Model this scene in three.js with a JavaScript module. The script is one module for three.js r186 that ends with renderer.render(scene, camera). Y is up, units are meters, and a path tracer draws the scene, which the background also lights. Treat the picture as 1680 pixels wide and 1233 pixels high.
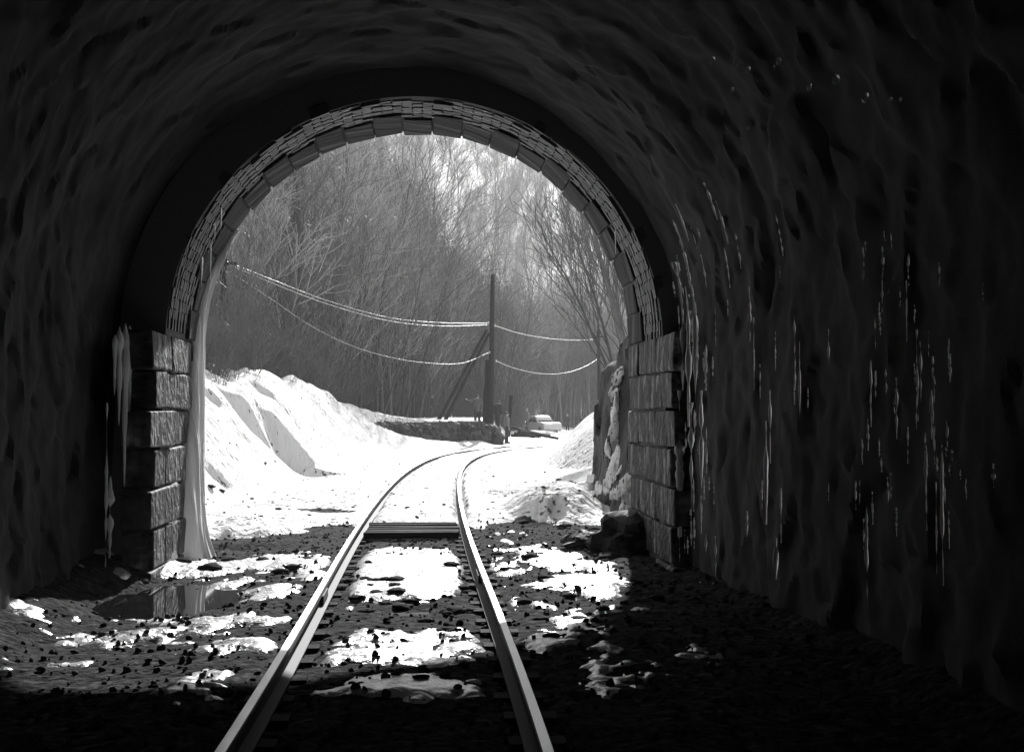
import * as THREE from 'three';
import { mergeGeometries, mergeVertices, toCreasedNormals } from 'three/addons/utils/BufferGeometryUtils.js';
import { RoundedBoxGeometry } from 'three/addons/geometries/RoundedBoxGeometry.js';

// ------------------------------------------------------------------ camera, sky, sun, exposure
const W = 1680, H = 1233, F = 2333, HORIZON = 681, CAMY = 1.70;
const PITCH = Math.atan((HORIZON - H / 2) / F);
const scene = new THREE.Scene();
const camera = new THREE.PerspectiveCamera(2 * Math.atan(H / 2 / F) * 180 / Math.PI, W / H, 0.05, 4000);
camera.position.set(0, CAMY, 0);
camera.rotation.x = PITCH;
camera.updateMatrixWorld(true);

const SUN_AZ = 4.8 * Math.PI / 180, SUN_EL = 29.3 * Math.PI / 180;       // azimuth to the right of straight ahead
const sunDir = new THREE.Vector3(Math.sin(SUN_AZ) * Math.cos(SUN_EL), Math.sin(SUN_EL), -Math.cos(SUN_AZ) * Math.cos(SUN_EL));
{
  const w = 256, h = 128, d = new Float32Array(w * h * 4), v = new THREE.Vector3();
  for (let j = 0; j < h; j++) for (let i = 0; i < w; i++) {
    const lat = ((j + 0.5) / h - 0.5) * Math.PI, lon = ((i + 0.5) / w - 0.5) * 2 * Math.PI;
    v.set(Math.cos(lat) * Math.cos(lon), Math.sin(lat), Math.cos(lat) * Math.sin(lon));
    const up = Math.max(0, v.y), c = Math.max(0, v.dot(sunDir));
    const g = 0.29 + 0.28 * Math.pow(1 - up, 2.2) + 0.3 * Math.pow(c, 6);
    const k = (j * w + i) * 4; d[k] = d[k + 1] = d[k + 2] = g; d[k + 3] = 1;
  }
  const t = new THREE.DataTexture(d, w, h, THREE.RGBAFormat, THREE.FloatType);
  t.mapping = THREE.EquirectangularReflectionMapping; t.magFilter = t.minFilter = THREE.LinearFilter; t.needsUpdate = true;
  scene.background = t; scene.environment = t;
}
const sun = new THREE.DirectionalLight(0xffffff, 4.2);
sun.position.copy(sunDir).multiplyScalar(220).add(new THREE.Vector3(0, 0, -50));
sun.target.position.set(0, 0, -50); sun.castShadow = true; sun.shadow.radius = 1.5;
sun.shadow.mapSize.set(4096, 4096);
Object.assign(sun.shadow.camera, { left: -130, right: 130, top: 130, bottom: -130, near: 1, far: 600 });
scene.add(sun, sun.target);
scene.fog = new THREE.FogExp2(new THREE.Color(0.93, 0.93, 0.93), 0.0012);
const renderer = new THREE.WebGLRenderer({ antialias: true });
renderer.toneMapping = THREE.LinearToneMapping;
renderer.toneMappingExposure = 2.2;
renderer.shadowMap.enabled = true;

// ------------------------------------------------------------------ helpers
const V = (x, y, z) => new THREE.Vector3(x, y, z);
const clamp = (x, a, b) => Math.min(b, Math.max(a, x));
const smooth = (a, b, x) => { const t = clamp((x - a) / (b - a), 0, 1); return t * t * (3 - 2 * t); };
const mix = (a, b, t) => a + (b - a) * t;
function rng(seed) { let a = seed >>> 0; return () => { a = (a + 0x6D2B79F5) | 0; let t = Math.imul(a ^ (a >>> 15), 1 | a); t = (t + Math.imul(t ^ (t >>> 7), 61 | t)) ^ t; return ((t ^ (t >>> 14)) >>> 0) / 4294967296; }; }
function hash3(x, y, z) { let h = Math.imul(x, 374761393) ^ Math.imul(y, 668265263) ^ Math.imul(z, 2147483647 - 1013); h = Math.imul(h ^ (h >>> 13), 1274126177); return ((h ^ (h >>> 16)) >>> 0) / 4294967296; }
function noise3(x, y, z) {
  const X = Math.floor(x), Y = Math.floor(y), Z = Math.floor(z); let fx = x - X, fy = y - Y, fz = z - Z;
  fx = fx * fx * (3 - 2 * fx); fy = fy * fy * (3 - 2 * fy); fz = fz * fz * (3 - 2 * fz);
  const l = (a, b, t) => a + (b - a) * t;
  return 2 * l(l(l(hash3(X, Y, Z), hash3(X + 1, Y, Z), fx), l(hash3(X, Y + 1, Z), hash3(X + 1, Y + 1, Z), fx), fy),
    l(l(hash3(X, Y, Z + 1), hash3(X + 1, Y, Z + 1), fx), l(hash3(X, Y + 1, Z + 1), hash3(X + 1, Y + 1, Z + 1), fx), fy), fz) - 1;
}
function fbm(x, y, z, o = 4) { let s = 0, a = 0.5, f = 1; for (let i = 0; i < o; i++) { s += a * noise3(x * f + i * 17.3, y * f + i * 5.1, z * f + i * 9.7); a *= 0.5; f *= 2.03; } return s; }
// a pixel of the photograph as a direction, as a point at a forward distance, and as a point on a level plane
function dirOf(px, py) { return V((px - W / 2) / F, -(py - H / 2) / F, -1).applyAxisAngle(V(1, 0, 0), PITCH); }
function at(px, py, Z) { const d = dirOf(px, py); return d.multiplyScalar(Z / -d.z).add(camera.position); }
function onLevel(px, py, y = 0.08) { const d = dirOf(px, py); return d.multiplyScalar((y - CAMY) / d.y).add(camera.position); }

const taken = new Map();
function numbered(n) { const k = taken.get(n) || 0; taken.set(n, k + 1); return k ? `${n}_${String(k).padStart(3, '0')}` : n; }
function shade(o) { o.traverse((m) => { if (m.isMesh) { m.castShadow = true; m.receiveShadow = true; } }); return o; }
function tag(o, label, category, group) { o.userData.label = label; o.userData.category = category; if (group) o.userData.group = group; return o; }
function thing(name, label, category, pos = [0, 0, 0], turn = 0, group) {
  const g = new THREE.Group(); g.name = numbered(name); g.position.set(...pos); g.rotation.y = turn; scene.add(g);
  return tag(g, label, category, group);
}
function part(name, geo, m, parent) { const o = new THREE.Mesh(geo, m); o.name = name; o.castShadow = o.receiveShadow = true; parent.add(o); return o; }
function single(name, geo, m, label, category, group) { const o = new THREE.Mesh(geo, m); o.name = numbered(name); o.castShadow = o.receiveShadow = true; scene.add(o); return tag(o, label, category, group); }
function struct(name, geo, m) { const o = new THREE.Mesh(geo, m); o.name = numbered(name); o.userData.kind = 'structure'; o.castShadow = o.receiveShadow = true; scene.add(o); return o; }
function copyOf(src, label, group) { const c = src.clone(); c.userData = { ...src.userData }; c.name = numbered(src.name.replace(/_\d{3}$/, '')); if (label) c.userData.label = label; if (group) c.userData.group = group; scene.add(c); return c; }
const jn = (list) => mergeGeometries(list.map((g) => { const q = g.index ? g.toNonIndexed() : g; for (const k of Object.keys(q.attributes)) if (!['position', 'normal', 'uv'].includes(k)) q.deleteAttribute(k); if (!q.attributes.uv) q.setAttribute('uv', new THREE.BufferAttribute(new Float32Array(q.attributes.position.count * 2), 2)); return q; }));
function box(w, h, d, x = 0, y = 0, z = 0, r = 0) { const g = r ? new RoundedBoxGeometry(w, h, d, 1, r) : new THREE.BoxGeometry(w, h, d); g.translate(x, y, z); return g; }
// a tapered bar between two points
function bar(a, b, ra, rb = ra, n = 6, caps = true) {
  const d = b.clone().sub(a), L = d.length(), g = new THREE.CylinderGeometry(rb, ra, L, n, 1, !caps);
  g.translate(0, L / 2, 0); g.applyQuaternion(new THREE.Quaternion().setFromUnitVectors(V(0, 1, 0), d.normalize())); g.translate(a.x, a.y, a.z); return g;
}
function tube(pts, r, n = 6, seg = 40) { return new THREE.TubeGeometry(new THREE.CatmullRomCurve3(pts), seg, r, n, false); }
// mesh of a distance field (surface nets)
function nets(field, min, max, cell) {
  const n = [0, 1, 2].map((i) => Math.ceil((max[i] - min[i]) / cell) + 1), [nx, ny, nz] = n;
  const f = new Float32Array(nx * ny * nz), id = (i, j, k) => i + nx * (j + ny * k);
  for (let k = 0; k < nz; k++) for (let j = 0; j < ny; j++) for (let i = 0; i < nx; i++) f[id(i, j, k)] = field(min[0] + i * cell, min[1] + j * cell, min[2] + k * cell);
  const pos = [], vi = new Int32Array(nx * ny * nz).fill(-1), idx = [];
  for (let k = 0; k < nz - 1; k++) for (let j = 0; j < ny - 1; j++) for (let i = 0; i < nx - 1; i++) {
    let c = 0, sx = 0, sy = 0, sz = 0;
    const val = (a, b, d) => f[id(i + a, j + b, k + d)];
    const edge = (a, b, d, A, B, D) => { const p = val(a, b, d), q = val(A, B, D); if ((p < 0) !== (q < 0)) { const t = p / (p - q); sx += a + (A - a) * t; sy += b + (B - b) * t; sz += d + (D - d) * t; c++; } };
    for (let b = 0; b < 2; b++) for (let d = 0; d < 2; d++) { edge(0, b, d, 1, b, d); edge(b, 0, d, b, 1, d); edge(b, d, 0, b, d, 1); }
    if (c) { vi[id(i, j, k)] = pos.length / 3; pos.push(min[0] + (i + sx / c) * cell, min[1] + (j + sy / c) * cell, min[2] + (k + sz / c) * cell); }
  }
  const quad = (a, b, c, d, flip) => { if (a < 0 || b < 0 || c < 0 || d < 0) return; flip ? idx.push(a, c, b, a, d, c) : idx.push(a, b, c, a, c, d); };
  for (let k = 1; k < nz - 1; k++) for (let j = 1; j < ny - 1; j++) for (let i = 1; i < nx - 1; i++) {
    const v = f[id(i, j, k)] < 0;
    if (v !== f[id(i + 1, j, k)] < 0) quad(vi[id(i, j - 1, k - 1)], vi[id(i, j, k - 1)], vi[id(i, j, k)], vi[id(i, j - 1, k)], !v);
    if (v !== f[id(i, j + 1, k)] < 0) quad(vi[id(i - 1, j, k - 1)], vi[id(i - 1, j, k)], vi[id(i, j, k)], vi[id(i, j, k - 1)], !v);
    if (v !== f[id(i, j, k + 1)] < 0) quad(vi[id(i - 1, j - 1, k)], vi[id(i, j - 1, k)], vi[id(i, j, k)], vi[id(i - 1, j, k)], !v);
  }
  const g = new THREE.BufferGeometry(); g.setAttribute('position', new THREE.Float32BufferAttribute(pos, 3)); g.setIndex(idx); g.computeVertexNormals();
  const uv = new Float32Array(pos.length / 3 * 2); for (let i = 0; i < pos.length / 3; i++) { uv[2 * i] = pos[3 * i] + pos[3 * i + 2]; uv[2 * i + 1] = pos[3 * i + 1]; } g.setAttribute('uv', new THREE.BufferAttribute(uv, 2));
  return g;
}
function largest(g) { // keep the biggest connected piece
  const n = g.attributes.position.count, par = Array.from({ length: n }, (_, i) => i), find = (a) => { while (par[a] !== a) a = par[a] = par[par[a]]; return a; }, ix = g.index.array;
  for (let i = 0; i < ix.length; i += 3) { par[find(ix[i])] = find(ix[i + 1]); par[find(ix[i + 1])] = find(ix[i + 2]); }
  const c = new Map(); for (let i = 0; i < ix.length; i += 3) { const f = find(ix[i]); c.set(f, (c.get(f) || 0) + 1); } let best = -1, m = 0; for (const [k, v] of c) if (v > m) { m = v; best = k; }
  const keep = []; for (let i = 0; i < ix.length; i += 3) if (find(ix[i]) === best) keep.push(ix[i], ix[i + 1], ix[i + 2]); g.setIndex(keep); const q = g.toNonIndexed(), r = mergeVertices(q); return r;
}
function grid(nu, nv, fn, uvfn) {       // fn(i, j) -> Vector3
  const p = new Float32Array((nu + 1) * (nv + 1) * 3), uv = new Float32Array((nu + 1) * (nv + 1) * 2), idx = [];
  for (let j = 0; j <= nv; j++) for (let i = 0; i <= nu; i++) { const k = j * (nu + 1) + i, q = fn(i, j); p[3 * k] = q.x; p[3 * k + 1] = q.y; p[3 * k + 2] = q.z; if (uvfn) { const t = uvfn(i, j, q); uv[2 * k] = t[0]; uv[2 * k + 1] = t[1]; } }
  for (let j = 0; j < nv; j++) for (let i = 0; i < nu; i++) { const a = j * (nu + 1) + i, b = a + 1, c = a + nu + 1, d = c + 1; idx.push(a, b, d, a, d, c); }
  const g = new THREE.BufferGeometry(); g.setAttribute('position', new THREE.BufferAttribute(p, 3)); g.setAttribute('uv', new THREE.BufferAttribute(uv, 2)); g.setIndex(idx); g.computeVertexNormals(); return g;
}

// ------------------------------------------------------------------ materials (a black and white place: greys)
const grey = (v) => new THREE.Color(v, v, v);
function texture(n, fn, color) {
  const d = new Uint8Array(n * n * 4);
  for (let j = 0; j < n; j++) for (let i = 0; i < n; i++) { const v = clamp(fn(i / n, j / n), 0, 1) * 255, k = (j * n + i) * 4; d[k] = d[k + 1] = d[k + 2] = v; d[k + 3] = 255; }
  const t = new THREE.DataTexture(d, n, n); t.wrapS = t.wrapT = THREE.RepeatWrapping; t.magFilter = THREE.LinearFilter; t.minFilter = THREE.LinearMipmapLinearFilter; t.generateMipmaps = true; if (color) t.colorSpace = THREE.SRGBColorSpace; t.needsUpdate = true; return t;
}
// periodic noise for textures
function pn(u, v, p, q, o = 4, s = 0) {
  let r = 0, a = 0.5, fx = p, fy = q;
  for (let k = 0; k < o; k++) {
    const x = u * fx, y = v * fy, X = Math.floor(x), Y = Math.floor(y); let tx = x - X, ty = y - Y; tx = tx * tx * (3 - 2 * tx); ty = ty * ty * (3 - 2 * ty);
    const h = (i, j) => hash3(((i % fx) + fx) % fx, ((j % fy) + fy) % fy, 31 * k + s);
    r += a * (2 * mix(mix(h(X, Y), h(X + 1, Y), tx), mix(h(X, Y + 1), h(X + 1, Y + 1), tx), ty) - 1); a *= 0.5; fx *= 2; fy *= 2;
  }
  return r;
}
const rep = (t, x, y) => { const c = t.clone(); c.repeat.set(x, y); c.needsUpdate = true; return c; };
const T = {
  rockBump: texture(512, (u, v) => 0.5 + 0.6 * pn(u, v, 6, 6, 6)),
  rockColor: texture(512, (u, v) => 0.62 + 0.35 * pn(u, v, 5, 4, 6, 3), true),
  streak: texture(512, (u, v) => { const a = pn(u, v, 26, 2, 4, 7), b = pn(u, v, 5, 3, 5, 9), c = pn(u, v, 12, 12, 5, 12); return 0.48 + 0.5 * a * (0.4 + 1.6 * Math.max(0, b + 0.2)) + 0.6 * b + 0.5 * c; }, true),
  streakBump: texture(512, (u, v) => 0.5 + 0.25 * pn(u, v, 24, 4, 4, 7) + 0.6 * pn(u, v, 12, 12, 5, 2)),
  snowBump: texture(512, (u, v) => 0.5 + 0.5 * pn(u, v, 10, 10, 6, 4)),
  dirt: texture(512, (u, v) => 0.55 + 0.6 * pn(u, v, 24, 24, 5, 5), true),
  litter: texture(512, (u, v) => { const a = pn(u, v, 14, 14, 6, 15) + 0.5 * pn(u, v, 40, 40, 3, 16); return 0.42 + 0.5 * smooth(-0.15, 0.25, a); }, true),
  snowDirt: texture(1024, (u, v) => 0.97 - 0.6 * smooth(0.3, 0.42, pn(u, v, 60, 60, 3, 41) + 0.35 * pn(u, v, 6, 6, 3, 43)) - 0.1 * Math.max(0, pn(u, v, 9, 9, 4, 44)), true),
  wood: texture(512, (u, v) => 0.6 + 0.4 * pn(u, v, 2, 60, 4, 6), true),
};
const std = (o) => new THREE.MeshStandardMaterial(o), phy = (o) => new THREE.MeshPhysicalMaterial(o);
const M = {
  rock: std({ color: grey(0.105), map: rep(T.rockColor, 0.35, 0.35), bumpMap: rep(T.rockBump, 0.5, 0.5), bumpScale: 0.014, roughness: 0.95 }),
  cliff: std({ color: grey(0.035), map: rep(T.rockColor, 0.5, 0.5), bumpMap: rep(T.rockBump, 0.8, 0.8), bumpScale: 0.05, roughness: 0.7 }),
  stones: [0.26, 0.34, 0.42].map((v, i) => std({ color: grey(v), map: rep(T.streak, 0.9 + 0.13 * i, 0.7 + 0.1 * i), bumpMap: rep(T.streakBump, 1.1, 1.1), bumpScale: 0.05, roughness: 0.7 })),
  archStone: [0.12, 0.17].map((v) => std({ color: grey(v), map: rep(T.streak, 0.8, 0.8), bumpMap: rep(T.streakBump, 1.1, 1.1), bumpScale: 0.04, roughness: 0.8 })),
  bricks: [0.035, 0.05, 0.075, 0.04, 0.06, 0.15].map((v) => std({ color: grey(v), bumpMap: rep(T.rockBump, 3, 3), bumpScale: 0.01, roughness: 0.55 })),
  mortar: std({ color: grey(0.12), roughness: 0.9, bumpMap: rep(T.rockBump, 2, 2), bumpScale: 0.01 }),
  dirt: phy({ specularIntensity: 0.18, color: grey(0.085), map: rep(T.dirt, 1, 1), bumpMap: rep(T.rockBump, 2, 2), bumpScale: 0.05, roughness: 1 }),
  snow: std({ color: grey(0.76), map: rep(T.snowDirt, 0.25, 0.25), bumpMap: rep(T.snowBump, 0.9, 0.9), bumpScale: 0.06, roughness: 0.7 }),
  iceFloor: phy({ color: grey(0.72), map: rep(T.snowDirt, 0.8, 0.8), bumpMap: rep(T.snowBump, 1.3, 1.3), bumpScale: 0.035, roughness: 0.32, clearcoat: 0.7, clearcoatRoughness: 0.22 }),
  hill: std({ color: grey(1), map: T.litter, roughness: 0.95 }),
  ice: phy({ color: grey(0.95), roughness: 0.45, transmission: 0.55, thickness: 0.2, ior: 1.31, bumpMap: rep(T.streakBump, 1.2, 0.5), bumpScale: 0.02 }),
  frost: phy({ color: grey(0.95), roughness: 0.5, bumpMap: rep(T.streakBump, 1.6, 0.3), bumpScale: 0.012 }),
  clearIce: phy({ color: grey(0.8), roughness: 0.38, transmission: 0.75, thickness: 0.05, ior: 1.31 }),
  railTop: std({ color: grey(0.72), metalness: 1, roughness: 0.3, bumpMap: rep(T.streakBump, 6, 0.4), bumpScale: 0.001 }),
  rust: std({ color: grey(0.055), roughness: 0.75, metalness: 0.2 }),
  sleeper: phy({ specularIntensity: 0.08, color: grey(0.04), map: rep(T.wood, 1, 1), bumpMap: rep(T.wood, 1, 1), bumpScale: 0.012, roughness: 0.7 }),
  pole: std({ color: grey(0.022), map: rep(T.wood, 1, 0.3), roughness: 0.9 }),
  ballast: phy({ color: grey(0.05), roughness: 0.8, specularIntensity: 0.05 }),
  stone: phy({ specularIntensity: 0.08, color: grey(0.035), roughness: 0.8, bumpMap: rep(T.rockBump, 3, 3), bumpScale: 0.01 }),
  rubble: [0.025, 0.04, 0.065].map((v) => std({ color: grey(v), roughness: 0.85, bumpMap: rep(T.rockBump, 1.5, 1.5), bumpScale: 0.03 })),
  water: phy({ color: grey(0.015), roughness: 0.03, specularIntensity: 1, ior: 1.33 }),
  wire: std({ color: grey(0.55), roughness: 0.45, metalness: 0.3 }),
  bark: [0.06, 0.085, 0.12].map((v) => std({ color: grey(v), roughness: 0.9 })),
  twig: [0.09, 0.17, 0.34].map((v) => std({ color: grey(v), roughness: 0.5 })),
  iron: std({ color: grey(0.03), roughness: 0.7, metalness: 0.4 }),
};

// ------------------------------------------------------------------ track line (a curve turning right), found from both rails
const KN = [0, 15, 30, 45, 60, 75, 90, 400], KV = [-0.824, 0.135, 0.176, 0.331, 1.177, 2.6, 2.2, 1.2];
const interp = (xs, ys, x) => { if (x <= xs[0]) return ys[0]; for (let i = 1; i < xs.length; i++) if (x <= xs[i]) return mix(ys[i - 1], ys[i], (x - xs[i - 1]) / (xs[i] - xs[i - 1])); return ys[ys.length - 1]; };
const line = [];
{
  let x = -0.366, z = 0, th = -0.01; const ds = 0.25;
  for (let s = -78; s < 0; s += 1) line.push({ s, x: -0.366 - 0.0103 * s, z: -s, th: -0.0103 });
  for (let s = 0; s < 112; s += ds) { th += interp(KN, KV, s) / 100 * ds; x += Math.sin(th) * ds; z += Math.cos(th) * ds; line.push({ s, x, z: -z, th }); }
}
const lineAt = (s) => { let a = 0, b = line.length - 1; while (b - a > 1) { const m = (a + b) >> 1; line[m].s <= s ? a = m : b = m; } const p = line[a], q = line[b], t = (s - p.s) / (q.s - p.s); return { x: mix(p.x, q.x, t), z: mix(p.z, q.z, t), th: mix(p.th, q.th, t) }; };
function offset(s, u, y = 0) { const p = lineAt(s); return V(p.x + u * Math.cos(p.th), y, p.z + u * Math.sin(p.th)); }
function trackCoord(x, z) {             // distance along and to the right of the track
  let best = 1e9, k = 0;
  if (z > -40) { // nearly straight here: search close by
    let a = 0, b = line.length - 1; while (b - a > 1) { const m = (a + b) >> 1; line[m].z >= z ? a = m : b = m; }
    const p = line[a], c = Math.cos(p.th), s = Math.sin(p.th), dx = x - p.x, dz = z - p.z; return { s: p.s + dx * s - dz * c, u: dx * c + dz * s };
  }
  for (let i = 0; i < line.length; i += 3) { const d = (line[i].x - x) ** 2 + (line[i].z - z) ** 2; if (d < best) { best = d; k = i; } }
  const p = line[k], c = Math.cos(p.th), s = Math.sin(p.th), dx = x - p.x, dz = z - p.z;
  return { s: p.s + dx * s - dz * c, u: dx * c + dz * s };
}

// ------------------------------------------------------------------ tunnel frame: lateral l, height y, depth q inward from the portal plane
const PORTAL = V(-1.24, 0, -18.7), TH = -3.5 * Math.PI / 180;
const E1 = V(Math.cos(TH), 0, Math.sin(TH)), INW = V(-Math.sin(TH), 0, Math.cos(TH));
const tun = (l, y, q) => PORTAL.clone().addScaledVector(E1, l).addScaledVector(INW, q).setY(y);
const tunOf = (x, z) => { const dx = x - PORTAL.x, dz = z - PORTAL.z; return { l: dx * E1.x + dz * E1.z, q: dx * INW.x + dz * INW.z }; };
const HALF = 2.8, SPRING = 2.62;

// ------------------------------------------------------------------ ground heights
const PUD = onLevel(238, 978, -0.03);
const WALL_A = 60, WALL_B = 74.5;
const wallU = (s) => mix(-4.9, -2.6, smooth(WALL_A, 84, s));
function groundBase(x, z) {
  const { l, q } = tunOf(x, z);
  const { s, u } = trackCoord(x, z), n = fbm(x * 0.35, 0, z * 0.35, 3), m = fbm(x * 1.3, 4, z * 1.3, 3);
  let h = 0.0 + 0.05 * m * smooth(0.1, 0.6, Math.abs(Math.abs(u) - 0.75)) - 0.03 * (1 - smooth(0.05, 0.3, Math.abs(Math.abs(u) - 0.75)));
  { const c = PUD, r = ((x - c.x) / 0.75) ** 2 + ((z - c.z) / 0.8) ** 2; if (r < 6) h -= 0.11 * Math.exp(-r * r * 0.35); }
  if (q > -0.2) { // inside: ditch on the left, rubble banks against both walls
    h -= 0.06 * smooth(1.1, 2.2, -u) * (1 - smooth(2.6, 3.0, -l));
    h += 0.3 * smooth(2.75, 3.5, Math.abs(l)) * (0.6 + 0.8 * Math.abs(n));
    return h;
  }
  const out = smooth(0.0, 3, -q);
  if (u < 0) { // left: snow bank that gives way to a terrace behind the dry wall
    const wallish = smooth(55, 73, s);
    const toe = mix(-3.3, -2.6, smooth(25, 45, s)), rise = smooth(0, 1, (toe - u) / 3.1);
    const bank = (2.75 + 0.45 * n + 0.25 * fbm(x * 0.8, 6, z * 0.5, 3)) * (1 - 0.25 * smooth(46, 64, s)) * rise * (1 + 0.12 * m) * smooth(19.5, 25, s + 1.2 * (-u - 3));
    const wu = wallU(s), ter = mix(1.35, 1.15, smooth(62, 86, s));
    const wall = u < wu - 0.25 ? ter + 0.02 * Math.min(12, wu - u) : 0.25 * smooth(-1.4, wu, u);
    const far = 0.35 * smooth(3, 9, -u);
    const side = 1 - smooth(70, 74, -z) * smooth(-1.9, -0.7, x);
    h += out * mix(far * 0.4, mix(bank, wall, wallish), side);
  } else { // right: level, with a bank under the rock and the ploughed heap beyond it
    h += out * 0.5 * smooth(2.6, 5, u) * (1 - smooth(32, 42, s));
    const a = V(3.75, 0, -45), b = V(4.9, 0, -62), t = clamp(((x - a.x) * (b.x - a.x) + (z - a.z) * (b.z - a.z)) / ((b.x - a.x) ** 2 + (b.z - a.z) ** 2), 0, 1);
    const d = Math.hypot((x - mix(a.x, b.x, t)) / 2.8, (z - mix(a.z, b.z, t)) / 5.5);
    h += 1.75 * Math.pow(clamp(1 - d * d, 0, 1), 1.1) * (1 + 0.3 * n) * smooth(1.4, 2.6, u);
    h += 2.2 * smooth(5.5, 13, u) * (1 - smooth(60, 80, s));
  }
  for (const [px, pz, rx, rz, a] of PITS) { const dx = (x - px) / rx, dz = (z - pz) / rz, r = dx * dx + dz * dz; if (r < 5) h += a * Math.exp(-r * r); }
  for (const [px, pz, rx, A, L] of BITES) { const d = z - pz + 0.25 * (x - px) + 0.12 * m, ex = Math.abs(x - px) / rx; if (ex < 2.2 && d > -0.6 && d < 4 * L) h -= A * Math.exp(-ex * ex) * (d > 0 ? Math.exp(-((d / L) ** 2)) : Math.exp(d / 0.07)); }
  return h + hillRise(x, z) + 0.03 * n * out;
}
// wooded slopes: on the left and closing the valley
function hillRise(x, z) {
  const Z = -z; let d;
  const bx = interp([20, 45, 75, 115, 190, 300], [-13, -14, -13, -7, -3, 0], Z);         // foot of the left slope
  d = bx - x; const left = d > 0 ? 0.62 * d * smooth(0, 9, d) * smooth(15, 40, Z) : 0;
  const far = Math.max(0, Z - 205 - 0.1 * x) * 0.33 * smooth(0, 30, Z - 205);
  const right = x > 22 ? 0.5 * (x - 22) * smooth(22, 40, x) * smooth(15, 30, Z) : 0;
  return Math.hypot(75 * (1 - Math.exp(-left / 75)), far, 60 * (1 - Math.exp(-right / 60)));
}
// snow depth over the ground; below zero the ground shows. Blobs are patches seen in the photograph, laid on the ground.
const BLOB = [];
const blob = (px, py, wx, hy, a) => { const c = onLevel(px, py), r = onLevel(px + wx, py), f = onLevel(px, py - hy); BLOB.push([c.x, c.z, Math.abs(r.x - c.x), Math.abs(f.z - c.z), a]); };
blob(680, 925, 110, 30, 0.11); blob(665, 960, 120, 22, 0.08); blob(640, 905, 60, 22, 0.06); blob(700, 1040, 140, 20, 0.10); blob(640, 1062, 120, 10, 0.05); blob(760, 1062, 60, 9, 0.05);
blob(690, 1112, 130, 14, 0.07); blob(650, 1120, 60, 8, 0.03); blob(760, 985, 40, 8, 0.02); blob(640, 1005, 60, 8, 0.015); blob(690, 1085, 160, 5, 0.03);
blob(560, 920, 60, 18, 0.04); blob(400, 935, 120, 20, 0.035); blob(470, 905, 80, 14, 0.05); blob(380, 1000, 110, 9, 0.04); blob(410, 1040, 90, 15, 0.055); blob(450, 962, 60, 8, 0.03);
blob(300, 910, 120, 9, 0.11); blob(220, 915, 90, 9, 0.16); blob(170, 890, 26, 30, 0.3); blob(440, 893, 110, 7, 0.06);
blob(930, 905, 90, 12, 0.09); blob(960, 935, 60, 20, 0.065); blob(985, 962, 30, 12, 0.06); blob(890, 890, 60, 8, 0.06); blob(1010, 930, 20, 8, 0.05);
blob(905, 1045, 80, 8, 0.05); blob(880, 1035, 40, 5, 0.04); blob(985, 1070, 50, 22, 0.06); blob(1010, 1095, 50, 18, 0.04); blob(1020, 1045, 40, 5, 0.05); blob(850, 960, 60, 10, 0.02);
// bare, wet or dirty ground outside
blob(470, 880, 120, 8, -0.26); blob(560, 862, 60, 9, -0.22); blob(350, 886, 60, 7, -0.2); blob(430, 830, 110, 5, -0.16); blob(540, 834, 60, 6, -0.16);
blob(690, 864, 100, 14, -0.34); blob(930, 862, 80, 9, -0.3); blob(850, 853, 40, 7, -0.22); blob(960, 880, 60, 9, -0.1); blob(810, 795, 28, 6, -0.18); blob(950, 800, 46, 10, -0.18); blob(985, 830, 26, 10, -0.2); blob(955, 772, 40, 5, -0.14);
blob(690, 1004, 130, 9, -0.09); blob(590, 985, 50, 16, -0.07); blob(770, 975, 50, 25, -0.07); blob(660, 1082, 160, 7, -0.06);
function snowDepth(x, z) {
  const { l, q } = tunOf(x, z), { s, u } = trackCoord(x, z);
  const mid = 1 - smooth(0.45, 0.8, Math.abs(u)); let t = mix(0.13, mix(u < 0 ? -0.035 : -0.042, -0.016, mid), smooth(-2.2, 0.4, q));
  if (s < 30) for (const b of BLOB) { const dx = (x - b[0]) / b[2], dz = (z - b[1]) / b[3], r = dx * dx + dz * dz; if (r < 6) t += b[4] * Math.exp(-r * 0.9); }
  { const r = ((x - PUD.x) / 0.7) ** 2 + ((z - PUD.z) / 0.75) ** 2; if (r < 5) t -= 0.2 * Math.exp(-r * r * 0.5); }
  if (s > 24 && s < 34) for (const [px, pz, rx, A] of BITES.slice(0, 2)) { const r = ((x - px + 0.1) / (0.28 * rx)) ** 2 + ((z - pz - 0.2) / 0.3) ** 2; if (r < 4) t -= 0.35 * Math.exp(-r * r); }
  if (q > 0) t -= 0.07 * smooth(1.9, 2.5, l);
  if (q > 9.8) t -= 0.12 * smooth(9.8, 10.8, q);
  const rough = s < 30 ? fbm(x * 2.0, 1, z * 1.7, 4) * 0.13 + fbm(x * 9, 2, z * 7, 4) * (u > 0.75 ? 0.085 : 0.07) : 0.03 * fbm(x * 1.2, 1, z * 1.2, 4);
  t += rough * (q > -3 ? 1 : 0.55);
  const rail = Math.min(Math.abs(u - 0.7525), Math.abs(u + 0.7525));
  t = mix(t, Math.min(t, q > -1 ? -0.05 : 0.02), 1 - smooth(0.06, q > -1 ? 0.3 : 0.15, rail + 0.05 * noise3(x * 5, 0, z * 3)));
  if (q > -0.5 && t > 0) t = mix(t, 0.055 * (1 - Math.exp(-t / 0.055)), smooth(-0.5, 0.5, q));
  return t;
}
const PITS = [], BITES = [];
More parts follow.
